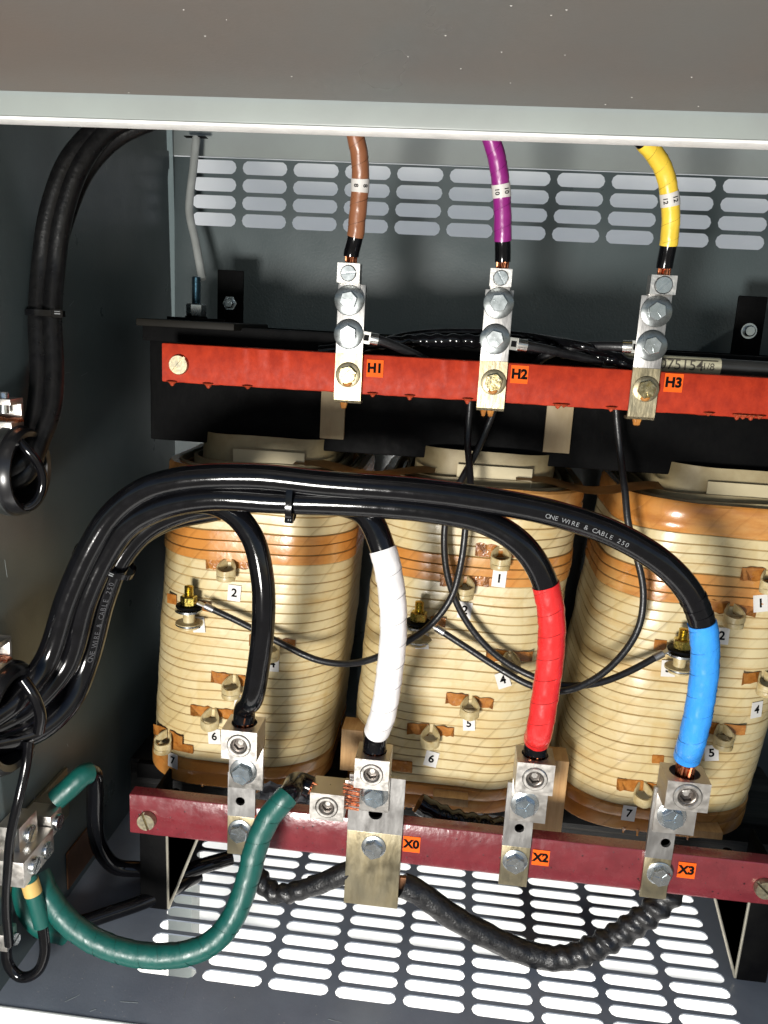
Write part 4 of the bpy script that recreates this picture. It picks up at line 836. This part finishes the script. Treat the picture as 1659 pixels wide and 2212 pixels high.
bm = NB(); part_root = thing('foil_wrap', 'crinkled grey foil wrap behind the green cable end', 'foil', P(620, 1720, 1.27))
n = 26; rows = []
for i in range(n):
    for_ = []
    for j in range(14):
        u = i / (n - 1); v = j / 13; c = P(560 + 190 * u, 1690 + 85 * v + 10 * u, 1.275 + .02 * v); c.y += .010 * noise.noise(Vector((u * 9, v * 5, 2))) + .006 * noise.noise(Vector((u * 22, v * 14, 7))); c.z += .006 * noise.noise(Vector((u * 11, v * 9, 4))); for_.append(bm.verts.new(c))
    rows.append(for_)
for A, B in zip(rows, rows[1:]):
    for k in range(13): bm.faces.new((A[k], B[k], B[k + 1], A[k + 1]))
bmesh.ops.solidify(bm, geom=bm.faces[:], thickness=.001); part('foil', bm, mat('grey_foil', (.30, .31, .34), .38, .7, (.18, .19, .21), 60, .4, 120), part_root)
# ------------------------------------------------------------------ green ground cable
def gc(): 
    e = Vector((gx - .012, YL + .026, gz))
    return e
e = gc(); e.x = gx + .006
ctrl = [P(82, 1888, 1.02), P(100, 1930, 1.01), P(140, 1985, 1.0), P(210, 2035, .995), P(300, 2062, .995), P(390, 2062, 1.0), P(460, 2035, 1.01), P(505, 1980, 1.03), P(535, 1900, 1.05), P(556, 1820, 1.065), P(585, 1760, 1.075), P(625, 1715, 1.085), Vector((e.x - .030, e.y, e.z + .010)), e]
root, pa = cable('ground_cable', 'thick green taped cable sweeping up from the cabinet floor to the side lug', 'cable', ctrl, .0168, [('jacket', jacket, 10.2, 12.7, 'plain', .95), ('green_tape', green_t, 0, 10.95, 'tape', 1.03)], None, 28, .004)
strands(root, e, .011, .020, (-1, 0, .3), 14)
# ------------------------------------------------------------------ left wall: bushings, ground bar, small cables
XW = XL + .001
def bushing(label, px, py, R, lugpx, X0=XW):
    c = onX(px, py, X0 + .038); c.x = X0; root = thing('conduit_bushing', label, 'conduit bushing', c, 'conduit bushings in the left wall')
    bm = NB(); lathe(bm, c, (1, 0, 0), [(R * 1.02, -.0), (R * 1.06, .006), (R * 1.06, .020), (R * 1.10, .024), (R * 1.10, .034), (R * 1.0, .040)], 48); part('ring', bm, mat('cast_zinc_ring', (.10, .105, .105), .45, .8, (.07, .075, .07), 60, .2, 150, .1), root)
    bm = NB(); lathe(bm, c, (1, 0, 0), [(R * 1.06, .034), (R * 1.09, .036), (R * 1.04, .038), (R * 1.03, .046), (R * .96, .052), (R * .84, .050), (R * .80, .04), (R * .80, 0)], 48); part('throat', bm, mat('black_throat_plastic', (.010, .010, .011), .28), root)
    bm = NB(); l = c + Vector((.018, .0, R * 1.12)); box(bm, l + Vector((-.014, -.016, -.006)), l + Vector((.018, .016, .004)), .001); box(bm, l + Vector((-.014, -.016, .026)), l + Vector((.018, .016, .034)), .001); box(bm, l + Vector((-.014, .010, .004)), l + Vector((.018, .016, .026)), .0005)
    lg = part('grounding_lug', bm, alu, root); bm = NB(); lathe(bm, l + Vector((0, 0, .034)), (0, 0, 1), [(.007, -.02), (.007, .006), (.006, .008), (0, .008)], 16); part('lug_screw', bm, zinc, lg)
    bm = NB()
    for k in range(7): cyl(bm, l + Vector((-.02, -.006 + .002 * k, .006 + .001 * (k % 3))), l + Vector((.022, -.006 + .002 * k + .002, .004 + .002 * (k % 2))), .0016, n=6)
    part('copper_strands', bm, copper, root); return root, c, l
b1_ = bushing('upper conduit bushing in the left wall taking the upper left bundle', 46, 1017, .056, 0)
b2_ = bushing('lower conduit bushing in the left wall taking the big cable bundle', 22, 1552, .072, 0)
def small(label, ctrl, r, m=None, grp='ground wires by the left wall', name='ground_wire'):
    pa = Path(ctrl, .004); root = thing(name, label, 'wire', pa.p[0], grp); bm = NB(); pa.tube(bm, r, n=14); part('insulation', bm, m or jacket, root); return root, pa
small('black ground wire looping around the upper bushing', [(34, 945, 1.02), (62, 975, 1.02), (88, 1010, 1.03), (93, 1045, 1.035), (78, 1085, 1.03), (50, 1098, 1.02), (20, 1080, 1.0)], .0062)
small('black ground wire dropping across the mouth of the lower bushing', [(50, 1468, .965), (72, 1500, .965), (88, 1545, .97), (84, 1580, .975)], .0078)
small('black ground wire falling from the lower bushing to the floor along the left wall', [(62, 1600, .99), (57, 1650, .985), (42, 1720, .97), (24, 1800, .96), (17, 1880, .96), (14, 1960, .965), (20, 2040, .97)], .0068)
rt_, pp = small('green banded wire with a yellow stripe bending back in a floor loop', [(60, 1890, .985), (72, 1930, .985), (85, 1975, .985), (93, 2010, .985), (97, 2060, .985), (80, 2100, .985), (45, 2112, .985), (18, 2085, .985), (14, 2040, .985)], .0078, jacket)
bm = NB(); pp.tube(bm, .0118, .0, 2.6, 18); part('green_band', bm, green_t, rt_)
bm = NB(); pp.tube(bm, .0126, .35, 1.0, 18); part('yellow_band', bm, mat('ochre_band', (.50, .33, .10), .5), rt_)
small('short thick green wire tucked behind the yellow banded wire', [(45, 1895, 1.03), (50, 1940, 1.03), (65, 1980, 1.03), (90, 2005, 1.03), (140, 2020, 1.05)], .0150, green_t)
rt_, pp = small('green ended black cable leaving the ground bar and running behind the left foot', [(120, 1728, 1.09), (150, 1702, 1.10), (182, 1672, 1.115), (199, 1668, 1.13), (205, 1700, 1.15), (205, 1770, 1.17), (215, 1830, 1.19), (250, 1872, 1.21), (310, 1878, 1.23), (380, 1888, 1.25), (440, 1870, 1.27), (500, 1852, 1.30)], .0135)
bm = NB(); pp.tube(bm, .0165, .0, 2.6, 22, rf=wrap_rf(.02, .03)); part('green_band', bm, green_t, rt_)
small('black cable lying on the cabinet floor behind the green cable', [onZ(60, 2010, .02), onZ(150, 2000, .014), onZ(240, 1972, .014), onZ(330, 1940, .014), onZ(430, 1890, .014)], .0125)
# ground bar
gb = thing('ground_bar', 'metal ground bar with stacked mechanical lugs on the left wall above the green cable', 'ground bar', onX(90, 1830, XW + .02))
def lugbox(px, py, X0, sy, sz, sx, m=alu, nscrew=1, name='lug_body'):
    c = onX(px, py, X0); bm = NB(); box(bm, c + Vector((-sx, -sy / 2, -sz / 2)), c + Vector((0, sy / 2, sz / 2)), .0012); l = part(name, bm, m, gb)
    for k in range(nscrew):
        y = (k - (nscrew - 1) / 2) * .036; slotscrew(l, c + Vector((.0, y, .0)), .0125, zinc, .8 + k, .006, 'slotted_screw', (1, 0, 0))
    return c
bm = NB(); c0 = onX(60, 1790, XW + .006); box(bm, c0 + Vector((-.006, -.10, -.06)), c0 + Vector((.0, .13, .03)), .0008); part('mount_plate', bm, mat('dull_green_plate', (.20, .20, .16), .4, .6), gb)
lugbox(122, 1775, XW + .052, .034, .036, .045)
lugbox(62, 1800, XW + .040, .050, .046, .034)
lugbox(85, 1852, XW + .058, .085, .040, .05, alu, 2)
bm = NB(); c0 = onX(185, 1830, XW + .002); box(bm, c0 + Vector((-.001, -.07, -.035)), c0 + Vector((.0015, .07, .035))); part('copper_reflection', bm, mat('dull_copper_and_reflection', (.40, .20, .11), .35, 1), gb)  # thin copper-brown sheet paints in a reflection on the wall
c = P(25, 2030, .985); fl = thing('floor_lug', 'small grey lug with a screw at the far lower left by the wire loop', 'lug', c); bm = NB(); box(bm, c + Vector((-.05, -.012, -.012)), c + Vector((.0, .016, .016)), .002); part('lug_body', bm, alu, fl)
slotscrew(fl, c + Vector((.001, 0, .002)), .009, zinc, .5, .008, 'slotted_screw', (1, -.3, .2))
